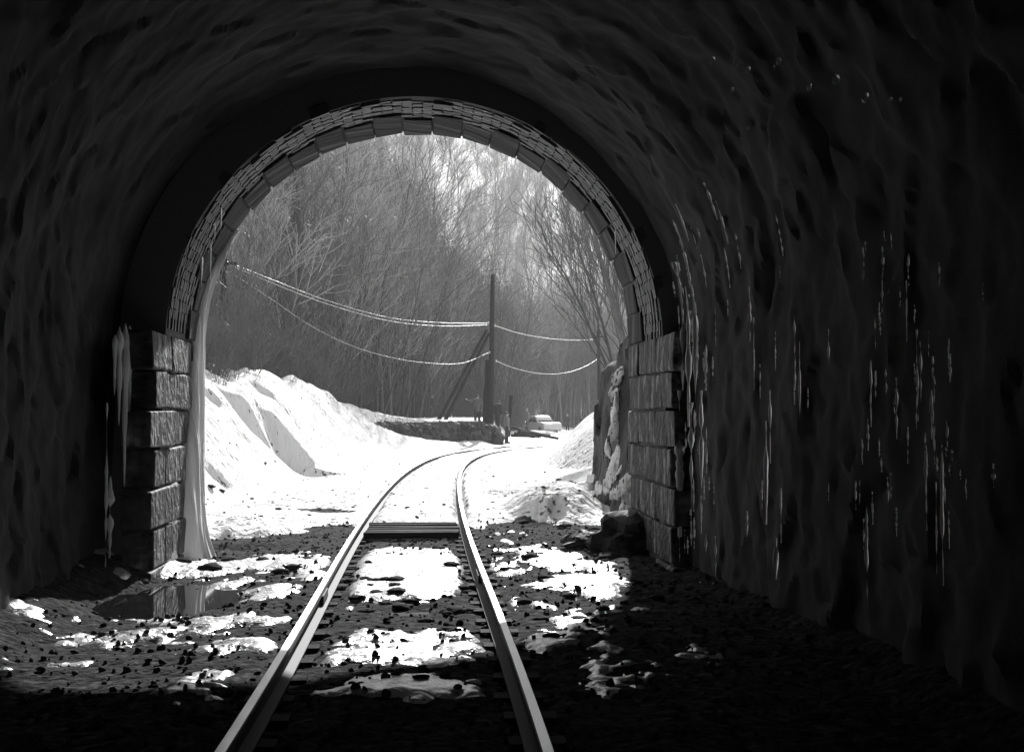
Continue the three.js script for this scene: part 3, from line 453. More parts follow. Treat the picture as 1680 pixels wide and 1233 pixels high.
{
  const led = { group: 'ice hanging from the left rock ledge', label: 'tapering grey icicle hanging from the rock ledge on the left tunnel wall', name: 'icicle', drip: true, m: M.frost };
  for (const [x, a, b, w] of [[174, 535, 700, 20], [183, 530, 800, 24], [191, 533, 690, 20], [199, 540, 665, 14], [166, 548, 650, 12]]) iceRun(x, a, b, w, -1, led);
  for (const [x, a, b, w] of [[152, 660, 930, 8], [158, 780, 915, 14]]) iceRun(x, a, b, w, -1, { name: 'ice_run', m: M.frost, label: 'thin white ice run trickling down the left rock wall to the snow', group: 'ice runs on the left wall' });
  const right = { name: 'ice_run', group: 'ice runs on the right wall', label: 'thin glinting ice run on the dark right tunnel wall' };
  const R = rng(77);
  const list = [[1140, 430, 640, 14], [1150, 470, 700, 10], [1162, 480, 660, 10], [1135, 640, 880, 18], [1155, 660, 860, 14], [1172, 640, 800, 8], [1146, 380, 470, 8], [1255, 470, 560, 5], [1262, 520, 640, 4], [1283, 690, 860, 7], [1290, 640, 760, 5], [1300, 880, 950, 9], [1307, 350, 420, 5], [1308, 800, 890, 4], [1332, 520, 640, 6], [1340, 560, 690, 4], [1390, 540, 600, 4], [1455, 830, 990, 6], [1462, 590, 700, 4], [1505, 620, 720, 5], [1522, 460, 560, 4], [1540, 540, 690, 6], [1547, 560, 660, 4], [1565, 640, 720, 5], [1578, 430, 470, 5], [1556, 730, 870, 5], [1584, 740, 960, 6], [1574, 790, 940, 4], [1190, 300, 360, 6], [1210, 330, 400, 4], [1672, 760, 800, 7], [1450, 850, 900, 4], [1525, 700, 760, 4], [1236, 380, 440, 4], [1180, 560, 640, 6]];
  for (const [x, a, b, w] of list) iceRun(x, a, b, w, 1, right);
  for (let k = 0; k < 110; k++) { const z0 = R(), x = z0 < 0.4 ? 1125 + 75 * R() : z0 < 0.7 ? 1440 + 160 * R() : 1190 + 480 * R(), a = 330 + 560 * R(); iceRun(x, a, a + 15 + 55 * R(), 2 + 2.5 * R(), 1, right); }
  // drips frozen on the vault
  for (const [x, y, w] of [[1170, 99, 9], [1213, 103, 9], [1228, 114, 8], [1278, 100, 9], [964, 176, 8], [1202, 147, 6], [1114, 172, 7], [1230, 205, 12], [1033, 160, 7], [1095, 201, 9], [1372, 130, 12], [1328, 142, 9], [1420, 160, 12], [1462, 163, 6], [1478, 163, 5], [1066, 228, 9], [1270, 110, 4]]) {
    let Z = 5; const rad = 3.16; for (; Z < 18; Z += 0.02) { const p = at(x, y, Z), t = tunOf(p.x, p.z); if (p.y > SPRING && Math.hypot(t.l, p.y - SPRING) >= rad || Math.abs(t.l) > rad) { } else continue; break; }
    let lo = 1, hi = 18; for (let i = 0; i < 40; i++) { const mid = (lo + hi) / 2, p = at(x, y, mid), t = tunOf(p.x, p.z), out = p.y > SPRING ? Math.hypot(t.l, p.y - SPRING) > rad : Math.abs(t.l) > rad; if (out) hi = mid; else lo = mid; }
    const p = at(x, y, lo), r = w / (F / lo) / 2; const g = boulderGeo(x, r, r * 1.5, r, 2, 0.4); const o = single('ice_drip', g, M.clearIce, 'small frozen drip glinting on the dark tunnel vault', 'ice', 'frozen drips on the vault'); o.position.copy(p);
  }
  // icicles under the arch
  const hang = (px, py, len, w) => { let lo = 16.75, hi = 18.65; const inside = (Zm) => { const p = at(px, py, Zm), t = tunOf(p.x, p.z); return Math.hypot(t.l, p.y - SPRING) < 2.77; }; if (!inside(16.75)) return; if (inside(18.6)) lo = 18.6; else for (let i = 0; i < 40; i++) { const m = (lo + hi) / 2; inside(m) ? lo = m : hi = m; }
    const p = at(px, py, lo), L = len * (0.6 + 0.5 * hash3(px, py, 3)) / (F / lo), r = w * (0.35 + 0.4 * hash3(px, py, 5)) / (F / lo) / 2, n = 7; const pts = []; for (let i = 0; i <= n; i++) pts.push(new THREE.Vector2(Math.max(0.0015, r * Math.pow(1 - i / n, 0.7) * (1 + 0.25 * noise3(i * 1.7, px, py))), -L * i / n)); const g = new THREE.LatheGeometry(pts, 7); const o = single('icicle', g, M.clearIce, 'slender icicle hanging from the brick arch of the tunnel mouth', 'icicle', 'icicles under the arch'); o.position.copy(p).add(V(0, 0.03, 0)); };
  for (const [x, y, l, w] of [[404, 262, 70, 6], [415, 250, 75, 5], [464, 222, 72, 5], [470, 225, 60, 4], [362, 345, 60, 7], [352, 370, 50, 6], [345, 405, 60, 6], [330, 425, 70, 9], [385, 300, 40, 4], [680, 166, 22, 4], [722, 168, 30, 5], [758, 165, 36, 4], [779, 170, 40, 5], [800, 176, 30, 4], [872, 202, 60, 5], [895, 214, 46, 4], [930, 239, 60, 5], [958, 256, 66, 5], [979, 276, 40, 4], [1003, 306, 90, 6], [1014, 312, 110, 6], [1029, 320, 115, 6], [1038, 330, 70, 5], [1010, 380, 60, 5], [1050, 380, 70, 5], [1062, 430, 60, 5], [840, 190, 40, 4], [820, 182, 30, 4], [860, 192, 44, 5], [560, 175, 30, 4], [530, 185, 26, 4], [500, 205, 36, 4], [1078, 500, 60, 6], [1068, 470, 70, 5]]) hang(x, y, l, w);
  for (const [x, y] of [[602, 216], [610, 215], [760, 209], [798, 214], [806, 216], [590, 221]]) { const p = at(x, y - 4, 18.62), g = bar(V(0, 0.06, 0), V(0, -0.09, 0), 0.035, 0.02, 6); const o = single('icicle_stub', g, M.mortar, 'short dark stub hanging under the crown of the arch', 'stub', 'stubs under the arch crown'); o.position.copy(p); }
}

// ------------------------------------------------------------------ rock outcrop right of the mouth, with frozen runs
{
  const cl = (x, y, z) => { // distance-like field; the face stands just right of the line of sight past the pier
    const Z = -z, front = interp([18, 21, 24, 28, 32, 36, 40], [1.9, 1.6, 1.55, 1.66, 1.82, 2.45, 3.8], Z), top = interp([18, 21, 24, 28, 31, 34, 38, 41], [3.9, 3.1, 2.7, 2.4, 2.0, 1.5, 0.8, -0.5], Z) + 0.45 * Math.max(0, x - front);
    const n = 0.7 * fbm(x * 0.9, y * 0.55, z * 1.1, 4) + 0.7 * Math.abs(fbm(x * 1.6, y * 0.6, z * 1.6, 4)) + 0.35 * Math.abs(fbm(x * 4, y * 1.3, z * 4, 3)) - 0.2;
    return Math.max((front + 0.16 * y) - x, y - top, Math.abs(z + 29.5) - 11) + n * 0.7;
  };
  const g = toCreasedNormals(nets(cl, [0.7, -0.6, -42], [8, 6.5, -18.9], 0.13), 0.5); single('rock_outcrop', g, M.cliff, 'dark craggy rock outcrop beside the right of the tunnel mouth', 'rock');
  // ice and snow caught on the rock, each a lump following the face
  const flow = (pts, r, label) => { const P = pts.map(([px, py]) => { let Z = 19.3; for (; Z < 44; Z += 0.03) { const p = at(px, py, Z); if (cl(p.x, p.y, p.z) < 0.03 || p.y < snowTop(p.x, p.z)) break; } return at(px, py, Z); });
    const bb = new THREE.Box3().setFromPoints(P).expandByScalar(r * 1.6 + 0.2);
    const f = (x, y, z) => { let d = 1e9; for (let i = 0; i + 1 < P.length; i++) { const a = P[i], e = P[i + 1], ab = e.clone().sub(a), t = clamp(((x - a.x) * ab.x + (y - a.y) * ab.y + (z - a.z) * ab.z) / Math.max(1e-6, ab.lengthSq()), 0, 1); d = Math.min(d, Math.hypot(x - a.x - ab.x * t, y - a.y - ab.y * t, (z - a.z - ab.z * t) * 0.6)); } const m = d - r * (1 + 1.0 * fbm(x * 4, y * 1.5, z * 4, 4)); return Math.max(cl(x, y, z) - 0.03 - 0.1 * fbm(x * 5, y * 2, z * 5, 3), -0.25 - cl(x, y, z), m); };
    const gg = nets(f, bb.min.toArray(), bb.max.toArray(), 0.05); if (gg.attributes.position.count > 20) single('ice_flow', largest(gg), M.snow, label, 'ice', 'ice flows on the rock outcrop'); };
  const lab = 'white ice and snow caught on the dark rock outcrop';
  flow([[1004, 645, 28], [1006, 675, 27.5], [1002, 700, 27], [997, 730, 26.8], [988, 750, 26.5]], 0.13, lab);
  flow([[1024, 590, 24], [1015, 608, 24.5], [1008, 622, 25]], 0.12, lab);
  flow([[1006, 735, 24.5], [1010, 752, 24], [1008, 770, 23.6], [998, 785, 23.4], [980, 800, 23.2]], 0.13, lab);
  flow([[1030, 760, 22.2], [1015, 768, 22.4], [1005, 780, 22.4], [992, 795, 22.4], [975, 805, 22.6]], 0.14, lab);
  flow([[1030, 782, 21.6], [1018, 795, 21.6], [1008, 812, 21.4]], 0.13, lab);
  flow([[975, 775, 26], [966, 785, 26], [968, 800, 25]], 0.1, lab);
  flow([[1030, 800, 21], [1022, 820, 21], [1015, 836, 20.8]], 0.2, lab);
}

// ------------------------------------------------------------------ dry stone retaining wall beyond the bank
{
  const w = thing('stone_wall', 'low dark dry stone retaining wall with snow on top beyond the snow bank', 'wall'), R = rng(31);
  const vs = [0, 1, 2, 3, 4, 5].map((k) => toCreasedNormals(boulderGeo(50 + k, 0.5, 0.5, 0.5, 1, 0.9), 0.5));
  let count = 0;
  for (let row = 0; row < 4; row++) for (let s = WALL_A; s < WALL_B; s += 0.34 + 0.22 * R()) { const u = wallU(s) + 0.05 * row * -1, p = offset(s + 0.2 * row, u, 0), wdt = 0.42 + 0.5 * R(), hgt = 0.34 + 0.3 * R();
    if (count >= 290) break; const o = part('stone', vs[Math.floor(R() * 6)], M.rubble[Math.floor(R() * 3)], w), t = lineAt(s).th; o.position.set(p.x, 0.15 + row * 0.31 + 0.16 * (R() - 0.5), p.z); o.rotation.set(0.8 * (R() - 0.5), -t + Math.PI / 2 + 0.8 * (R() - 0.5), 0.6 * (R() - 0.5)); o.scale.set(wdt, hgt, 0.45 + 0.3 * R()); count++; }
  // backing fill so that no light shows through
  const n = 60; part('wall_core', grid(n, 2, (i, j) => { const s = mix(WALL_A, WALL_B, i / n), p = offset(s, wallU(s) - 0.12 - (j === 2 ? 0.9 : 0), 0); return V(p.x, j ? 1.36 : -0.1, p.z); }), M.rubble[0], w);
  const end = offset(WALL_B, wallU(WALL_B), 0);
  for (let k = 0; k < 9; k++) { const o = single('rubble_block', vs[k % 6], M.rubble[k % 3], 'rough block fallen at the far end of the dry stone wall', 'stone', 'rubble at the wall end'); const s = 0.45 + 0.4 * R(), p = offset(WALL_B + 0.2 + 1.3 * R(), wallU(WALL_B) + 0.5 * (R() - 0.6), 0.1 + 0.35 * (k % 3)); o.position.copy(p); o.scale.set(s, s * 0.8, s); o.rotation.set(R(), R() * 6, R()); }
}
// ------------------------------------------------------------------ poles and wires
function roundPole(a, b, ra, rb) { const g = bar(a, b, ra, rb, 10); return g; }
const MAINZ = 80;
const mTop = at(808.5, 450, MAINZ), mBase = at(803, 700, MAINZ);
{
  const u = thing('utility_pole', 'tall dark wooden pole propped by a pair of slanting timbers beside the track', 'utility pole', mBase.toArray()); const o = mBase, P = (px, py, dz = 0) => at(px, py, MAINZ + dz).sub(o);
  part('pole', roundPole(P(804.5, 706), P(808.5, 450), 0.19, 0.12), M.pole, u);
  part('stub_post', roundPole(P(795, 704, 0.2), P(800, 590, 0.1), 0.15, 0.13), M.pole, u);
  part('brace', roundPole(P(719, 690, 3), P(799, 540, 0.2), 0.12, 0.09), M.pole, u);
  part('brace', roundPole(P(730, 690, 2.4), P(803, 545, 0.1), 0.12, 0.09), M.pole, u);
  for (const [x, y] of [[801, 530], [812, 534], [803, 578], [814, 592]]) { const g = new THREE.LatheGeometry([[0.001, -0.07], [0.05, -0.06], [0.035, 0], [0.055, 0.03], [0.03, 0.08], [0.001, 0.09]].map((q) => new THREE.Vector2(...q)), 8); const c = part('insulator', g, M.wire, u); c.position.copy(P(x, y, -0.15)); }
  for (let k = 0; k < 5; k++) { const s = part('step', box(0.34, 0.03, 0.03), M.iron, u); s.position.copy(P(803.5 + k * 0.4, 470 + k * 9 - 2, -0.12)); s.scale.x = 0.6; }
}
const lZ = 46, rZ = 100, lTop = at(367, 432, lZ), rTop = at(982, 552, rZ);
{
  const u = thing('utility_pole', 'dark wooden pole standing in the undergrowth above the snow bank', 'utility pole', at(364, 618, lZ).toArray()); const o = at(364, 618, lZ);
  part('pole', roundPole(at(363, 625, lZ).sub(o), lTop.clone().add(V(0, 0.15, 0)).sub(o), 0.16, 0.11), M.pole, u); part('cross_arm', box(0.9, 0.1, 0.1, 0, 0, 0, 0.01), M.pole, u).position.copy(lTop.clone().sub(o));
  const o2 = at(984, 705, rZ), v = thing('utility_pole', 'slim dark pole seen just behind the right rock outcrop', 'utility pole', o2.toArray());
  part('pole', roundPole(V(0, -0.3, 0), at(982, 540, rZ).sub(o2), 0.16, 0.1), M.pole, v); part('cross_arm', box(0.9, 0.1, 0.1, 0, 0, 0, 0.01), M.pole, v).position.copy(rTop.clone().sub(o2));
}
{
  const wire = (pts, r, label) => { const t = single('wire', tube(pts.map(([x, y, z]) => at(x, y, z)), r, 5, 60), M.wire, label, 'wire', 'overhead wires'); return t; };
  const zz = (x) => mix(lZ, MAINZ, (x - 367) / (800 - 367)), z2 = (x) => mix(MAINZ, rZ, (x - 810) / (980 - 810));
  const U = [[367, 427], [450, 460], [540, 494], [640, 521], [720, 529], [800, 530]];
  wire(U.map(([x, y]) => [x, y, zz(x)]), 0.013, 'upper bright wire of the pair strung from the left pole to the propped pole');
  wire(U.map(([x, y], i) => [x, y + (i < 1 ? 3 : i < 5 ? 5.5 : 3), zz(x)]), 0.013, 'lower bright wire of the pair strung from the left pole to the propped pole');
  wire([[367, 440], [440, 487], [520, 540], [600, 575], [690, 594], [760, 595], [802, 578]].map(([x, y]) => [x, y, zz(x)]), 0.011, 'deep sagging wire from the left pole passing behind the slanting timbers');
  wire([[812, 534], [850, 546], [900, 555], [950, 558], [982, 556]].map(([x, y]) => [x, y, z2(x)]), 0.018, 'bright wire strung from the propped pole to the slim right pole');
  wire([[814, 592], [845, 604], [890, 613], [930, 611], [960, 601], [982, 588]].map(([x, y]) => [x, y, z2(x)]), 0.014, 'deep sagging wire from the propped pole to the slim right pole');
}
{ // short post, leaning stick, scattered timbers
  const b = at(834, 705, 82), o = thing('fence_post', 'short thick dark post standing at the end of the dry stone wall', 'post', b.toArray()); part('post', roundPole(V(0, -0.4, 0), at(838.5, 649, 82).sub(b), 0.11, 0.1), M.pole, o); part('post_cap', box(0.2, 0.04, 0.2), M.pole, o).position.copy(at(838.5, 649, 82).sub(b));
  const R = rng(4); for (let k = 0; k < 9; k++) { const Z = 84 + 6 * R(), a = at(838 + 16 * R(), 705 + 10 * R(), Z), e = a.clone().add(V(1.2 + 1.2 * R(), -0.05 - 0.25 * R(), 0.5 * (R() - 0.5))); a.y = snowTop(a.x, a.z) + 0.2 + 0.16 * (k % 4); e.y = snowTop(e.x, e.z) + 0.1 + 0.1 * R(); single('log', bar(a, e, 0.09, 0.08, 7), M.pole, 'dark log lying in a loose heap on snow before the parked cars', 'log', 'heap of logs'); }
}

// ------------------------------------------------------------------ bare trees
function makeTree(seed, o) {
  const R = rng(seed), trunk = [], crown = [];
  const seg = (list, a, b, ra, rb, n) => { const d = b.clone().sub(a).normalize(), x = Math.abs(d.y) < 0.95 ? V(0, 1, 0) : V(1, 0, 0), e1 = x.cross(d).normalize(), e2 = d.clone().cross(e1); const ring = (p, r) => { const q = []; for (let i = 0; i < n; i++) { const t = i / n * 6.2832; q.push(p.clone().addScaledVector(e1, Math.cos(t) * r).addScaledVector(e2, Math.sin(t) * r)); } return q; }; const A = ring(a, ra), B = ring(b, rb); for (let i = 0; i < n; i++) { const j = (i + 1) % n; list.push(A[i], A[j], B[j], A[i], B[j], B[i]); } };
  function grow(p, d, len, r, lev) {
    const ns = lev === 0 ? 7 : lev === 1 ? 4 : 2, list = lev < 2 ? trunk : crown, nn = lev === 0 ? 6 : lev === 1 ? 4 : 3; let q = p.clone(), dir = d.clone(), rr = r; const pts = [q.clone()], dirs = [dir.clone()];
    for (let i = 0; i < ns; i++) { dir.add(V(R() - 0.5, (R() - 0.5) * 0.6 + (lev ? o.up * 0.35 : 0.05), R() - 0.5).multiplyScalar(lev === 0 ? 0.13 : 0.42)).normalize(); const nx = q.clone().addScaledVector(dir, len / ns), nr = Math.max(o.min, r * (1 - (i + 1) / ns * (lev === 0 ? 0.75 : 0.7))); seg(list, q, nx, rr, nr, nn); q = nx; rr = nr; pts.push(q.clone()); dirs.push(dir.clone()); }
    if (lev >= o.levels) return; const kids = o.kids[lev];
    for (let k = 0; k < kids; k++) { const t = lev === 0 ? mix(o.bare, 1, (k + R() * 0.8) / kids) : mix(0.2, 1, (k + R()) / kids), i = Math.min(ns - 1, Math.floor(t * ns)), f = t * ns - i, b = pts[i].clone().lerp(pts[i + 1], Math.min(1, f)), az = k * 2.4 + R() * 1.2, sp = o.spread * (lev === 0 ? 1 - 0.35 * t : 1); const ax = dirs[i].clone(), s1 = Math.abs(ax.y) < 0.9 ? V(0, 1, 0).cross(ax).normalize() : V(1, 0, 0).cross(ax).normalize(), s2 = ax.clone().cross(s1), dd = ax.clone().addScaledVector(s1, Math.cos(az) * sp).addScaledVector(s2, Math.sin(az) * sp).normalize(); grow(b, dd, len * (lev === 0 ? o.limb * (1.15 - 0.65 * t) : 0.52) * (0.75 + 0.5 * R()), Math.max(o.min, r * (lev === 0 ? 0.42 * (1.1 - 0.6 * t) : 0.5)), lev + 1); }
  }
  const stems = o.stems || 1; for (let s = 0; s < stems; s++) { const a = s * 2.39 + R(), k = stems > 1 ? 0.35 : 0.06; grow(V(Math.cos(a) * 0.15 * (stems > 1), -0.3, Math.sin(a) * 0.15 * (stems > 1)), V(Math.cos(a) * k, 1, Math.sin(a) * k).normalize(), o.h * (0.8 + 0.3 * R()), o.r, 0); }
  const geo = (l) => { const a = new Float32Array(l.length * 3); l.forEach((v, i) => a.set([v.x, v.y, v.z], 3 * i)); const g = new THREE.BufferGeometry(); g.setAttribute('position', new THREE.BufferAttribute(a, 3)); g.computeVertexNormals(); return g; };
  return { trunk: geo(trunk), crown: geo(crown) };
}
const TREES = [];
for (let k = 0; k < 5; k++) TREES.push(makeTree(100 + k, { h: 10.5 + k, r: 0.15, min: 0.012, levels: 3, kids: [15, 6, 5], bare: 0.3, spread: 0.75, limb: 0.42, up: 0.8 }));
for (let k = 0; k < 3; k++) TREES.push(makeTree(200 + k, { h: 8, r: 0.07, min: 0.011, levels: 3, kids: [10, 5, 4], bare: 0.15, spread: 0.5, limb: 0.4, up: 1.0, stems: 3 }));
const SHRUBS = [0, 1, 2].map((k) => makeTree(300 + k, { h: 2.6, r: 0.03, min: 0.008, levels: 2, kids: [6, 5], bare: 0.1, spread: 0.7, limb: 0.5, up: 0.7, stems: 5 }));
console.log('tree tris', TREES.map((t) => (t.trunk.attributes.position.count + t.crown.attributes.position.count) / 3).join(' '));
const groundAt = (x, z) => groundBase(x, z);
{
  const R = rng(61); let n = 0;
  const place = (k, x, z, sc, label, group, name = 'bare_tree', cat = 'tree') => { const v = TREES[k], g = thing(name, label, cat, [x, groundAt(x, z), z], R() * 6.28, group); g.scale.setScalar(sc); g.rotation.z = 0.06 * (R() - 0.5); const b = Math.floor(R() * 3); part('trunk', v.trunk, M.bark[b], g); part('crown', v.crown, M.twig[/outcrop|tall/.test(label) ? 0 : b], g); n++; return g; };
  // single trees that stand out
  place(0, at(560, 600, 100).x, -100, 1.15, 'tall bare tree with dark upswept limbs behind the propped pole', 'tall bare trees');
  place(2, at(735, 600, 118).x, -118, 1.3, 'tall bare tree with dark upswept limbs behind the propped pole', 'tall bare trees');
  place(3, at(690, 600, 135).x, -135, 1.5, 'tall bare tree with dark upswept limbs behind the propped pole', 'tall bare trees');
  place(1, at(790, 600, 130).x, -130, 1.1, 'tall bare tree with dark upswept limbs behind the propped pole', 'tall bare trees');
  for (const [px, Z, y, sc, k] of [[1042, 36, 2.9, 0.72, 6], [1025, 42, 2.2, 0.8, 5], [1050, 50, 2.6, 1.0, 7]]) { const p = at(px, 600, Z), g = place(k, p.x, p.z, sc, 'bare bushy tree growing above the right rock outcrop', 'trees above the right outcrop'); g.position.y = Math.max(y, g.position.y); }
  // the wood on the left slope: the front trees one by one
  let tries = 0; const pos = [];
  while (n < 230 && tries++ < 20000) {
    const Z = 44 + 96 * Math.pow(R(), 0.9), px = 330 + 520 * R(), x = (px - 840) / F * Z, z = -Z, { s, u } = trackCoord(x, z); if (u > -7.2 - (Z < 60 ? 1.5 : 0)) continue; if (Z > 66 && Z < 112 && x > -7.5 + 0.02 * Z) continue; if (Z < 120 && x > -4.5) continue;
    if (pos.some(([a, b]) => Math.hypot(a - x, b - z) < 1.25)) continue; pos.push([x, z]);
    const k = R() < 0.45 ? 5 + Math.floor(R() * 3) : Math.floor(R() * 5); place(k, x, z, (k > 4 ? 0.75 : 0.62) + 0.4 * R(), k > 4 ? 'bare many-stemmed tree in the wood on the left slope' : 'bare slender tree in the wood on the left slope', k > 4 ? 'many-stemmed trees on the left slope' : 'slender trees on the left slope');
  }
  console.log('trees', n);
  // undergrowth and the mass of the woods farther off
  const inst = (name, v, geoKey, mat, spots, label, cat) => { const im = new THREE.InstancedMesh(v[geoKey], mat, spots.length), m = new THREE.Matrix4(), q = new THREE.Quaternion(), e = new THREE.Euler(); spots.forEach(([x, z, sc, y], i) => { e.set(0.1 * (R() - 0.5), R() * 6.28, 0.1 * (R() - 0.5)); m.compose(V(x, y ?? groundAt(x, z), z), q.setFromEuler(e), V(sc, sc * (0.85 + 0.3 * R()), sc)); im.setMatrixAt(i, m); }); im.name = numbered(name); im.userData = { kind: 'stuff', label, category: cat }; im.castShadow = im.receiveShadow = true; scene.add(im); };
  const brush = [[], [], []]; let t2 = 0;
  while (t2++ < 900) { const Z = 36 + 110 * R(), px = 300 + 560 * R(), x = (px - 840) / F * Z, z = -Z, { u } = trackCoord(x, z); if (u > -6.6) continue; if (Z > 64 && Z < 112 && x > -7) continue; if (Z < 118 && x > -5) continue; brush[Math.floor(R() * 3)].push([x, z, 0.6 + 0.9 * R()]); }
  for (let k = 0; k < 90; k++) { const s0 = 34 + 26 * R(), p = offset(s0, -5.6 - 2.2 * R()); brush[k % 3].push([p.x, p.z, 0.25 + 0.5 * R()]); }
  for (let k = 0; k < 14; k++) { const Z = 22 + 14 * R(); brush[k % 3].push([2.6 + 0.9 * R() + 0.03 * Z, -Z, 0.4 + 0.4 * R(), interp([18, 24, 31, 38], [4.2, 3.2, 2.5, 1.4], Z) + 0.2]); }
  { const N = 900, bg = boulderGeo(6, 0.5, 0.25, 0.8, 1, 0.8), im = new THREE.InstancedMesh(bg, M.stone, N), m = new THREE.Matrix4(), e = new THREE.Euler(), q = new THREE.Quaternion(); let n = 0; while (n < N) { const s0 = 19.5 + 30 * Math.pow(R(), 1.6), u0 = -5.5 + 9 * R(), p = offset(s0, u0); if (Math.abs(Math.abs(u0) - 0.75) < 0.1 || noise3(p.x * 0.9, 3, p.z * 0.6) < -0.1 - 0.5 * R()) continue; const sc = 0.015 + 0.055 * Math.pow(R(), 3); e.set(0.4 * R(), R() * 6, 0.4 * R()); m.compose(V(p.x, snowTop(p.x, p.z) + sc * 0.1, p.z), q.setFromEuler(e), V(sc, sc, sc)); im.setMatrixAt(n++, m); } im.name = 'snow_debris'; im.userData = { kind: 'stuff', label: 'dark bits of bark and grit strewn over the snow outside', category: 'debris' }; im.castShadow = im.receiveShadow = true; scene.add(im); }
  brush.forEach((b, k) => { const v = { all: mergeGeometries([SHRUBS[k].trunk, SHRUBS[k].crown]) }; inst('undergrowth', v, 'all', M.twig[0], b, ['tangled leafless undergrowth at the top of the snow bank', 'leafless brush between the trees of the left slope', 'low leafless thicket along the foot of the wood'][k], 'undergrowth'); });
  const far = [[], [], [], [], [], []]; let t3 = 0;
  for (let k = 0; k < 230; k++) { const Z = 175 + 35 * R(), px = 760 + 340 * R(), x = (px - 840) / F * Z; far[Math.floor(R() * 6)].push([x, -Z, 0.5 + 0.5 * R()]); }
  while (t3++ < 3300) { const Z = 120 + 380 * Math.pow(R(), 1.15), px = 250 + 900 * R(), x = (px - 840) / F * Z, z = -Z; const hr = hillRise(x, z); if (hr < 1.2) continue; if (R() > (Z > 215 ? (px > 780 ? 0.3 : 0.3) : 0.9)) continue; far[Math.floor(R() * 6)].push([x, z, 0.7 + 0.6 * R()]); }
  far.forEach((b, k) => { const v = { all: mergeGeometries([TREES[k].trunk, TREES[k].crown]) }; inst('distant_wood', v, 'all', M.twig[k % 3], b, 'leafless woods covering the hazy hillside beyond the valley', 'woods'); });
}

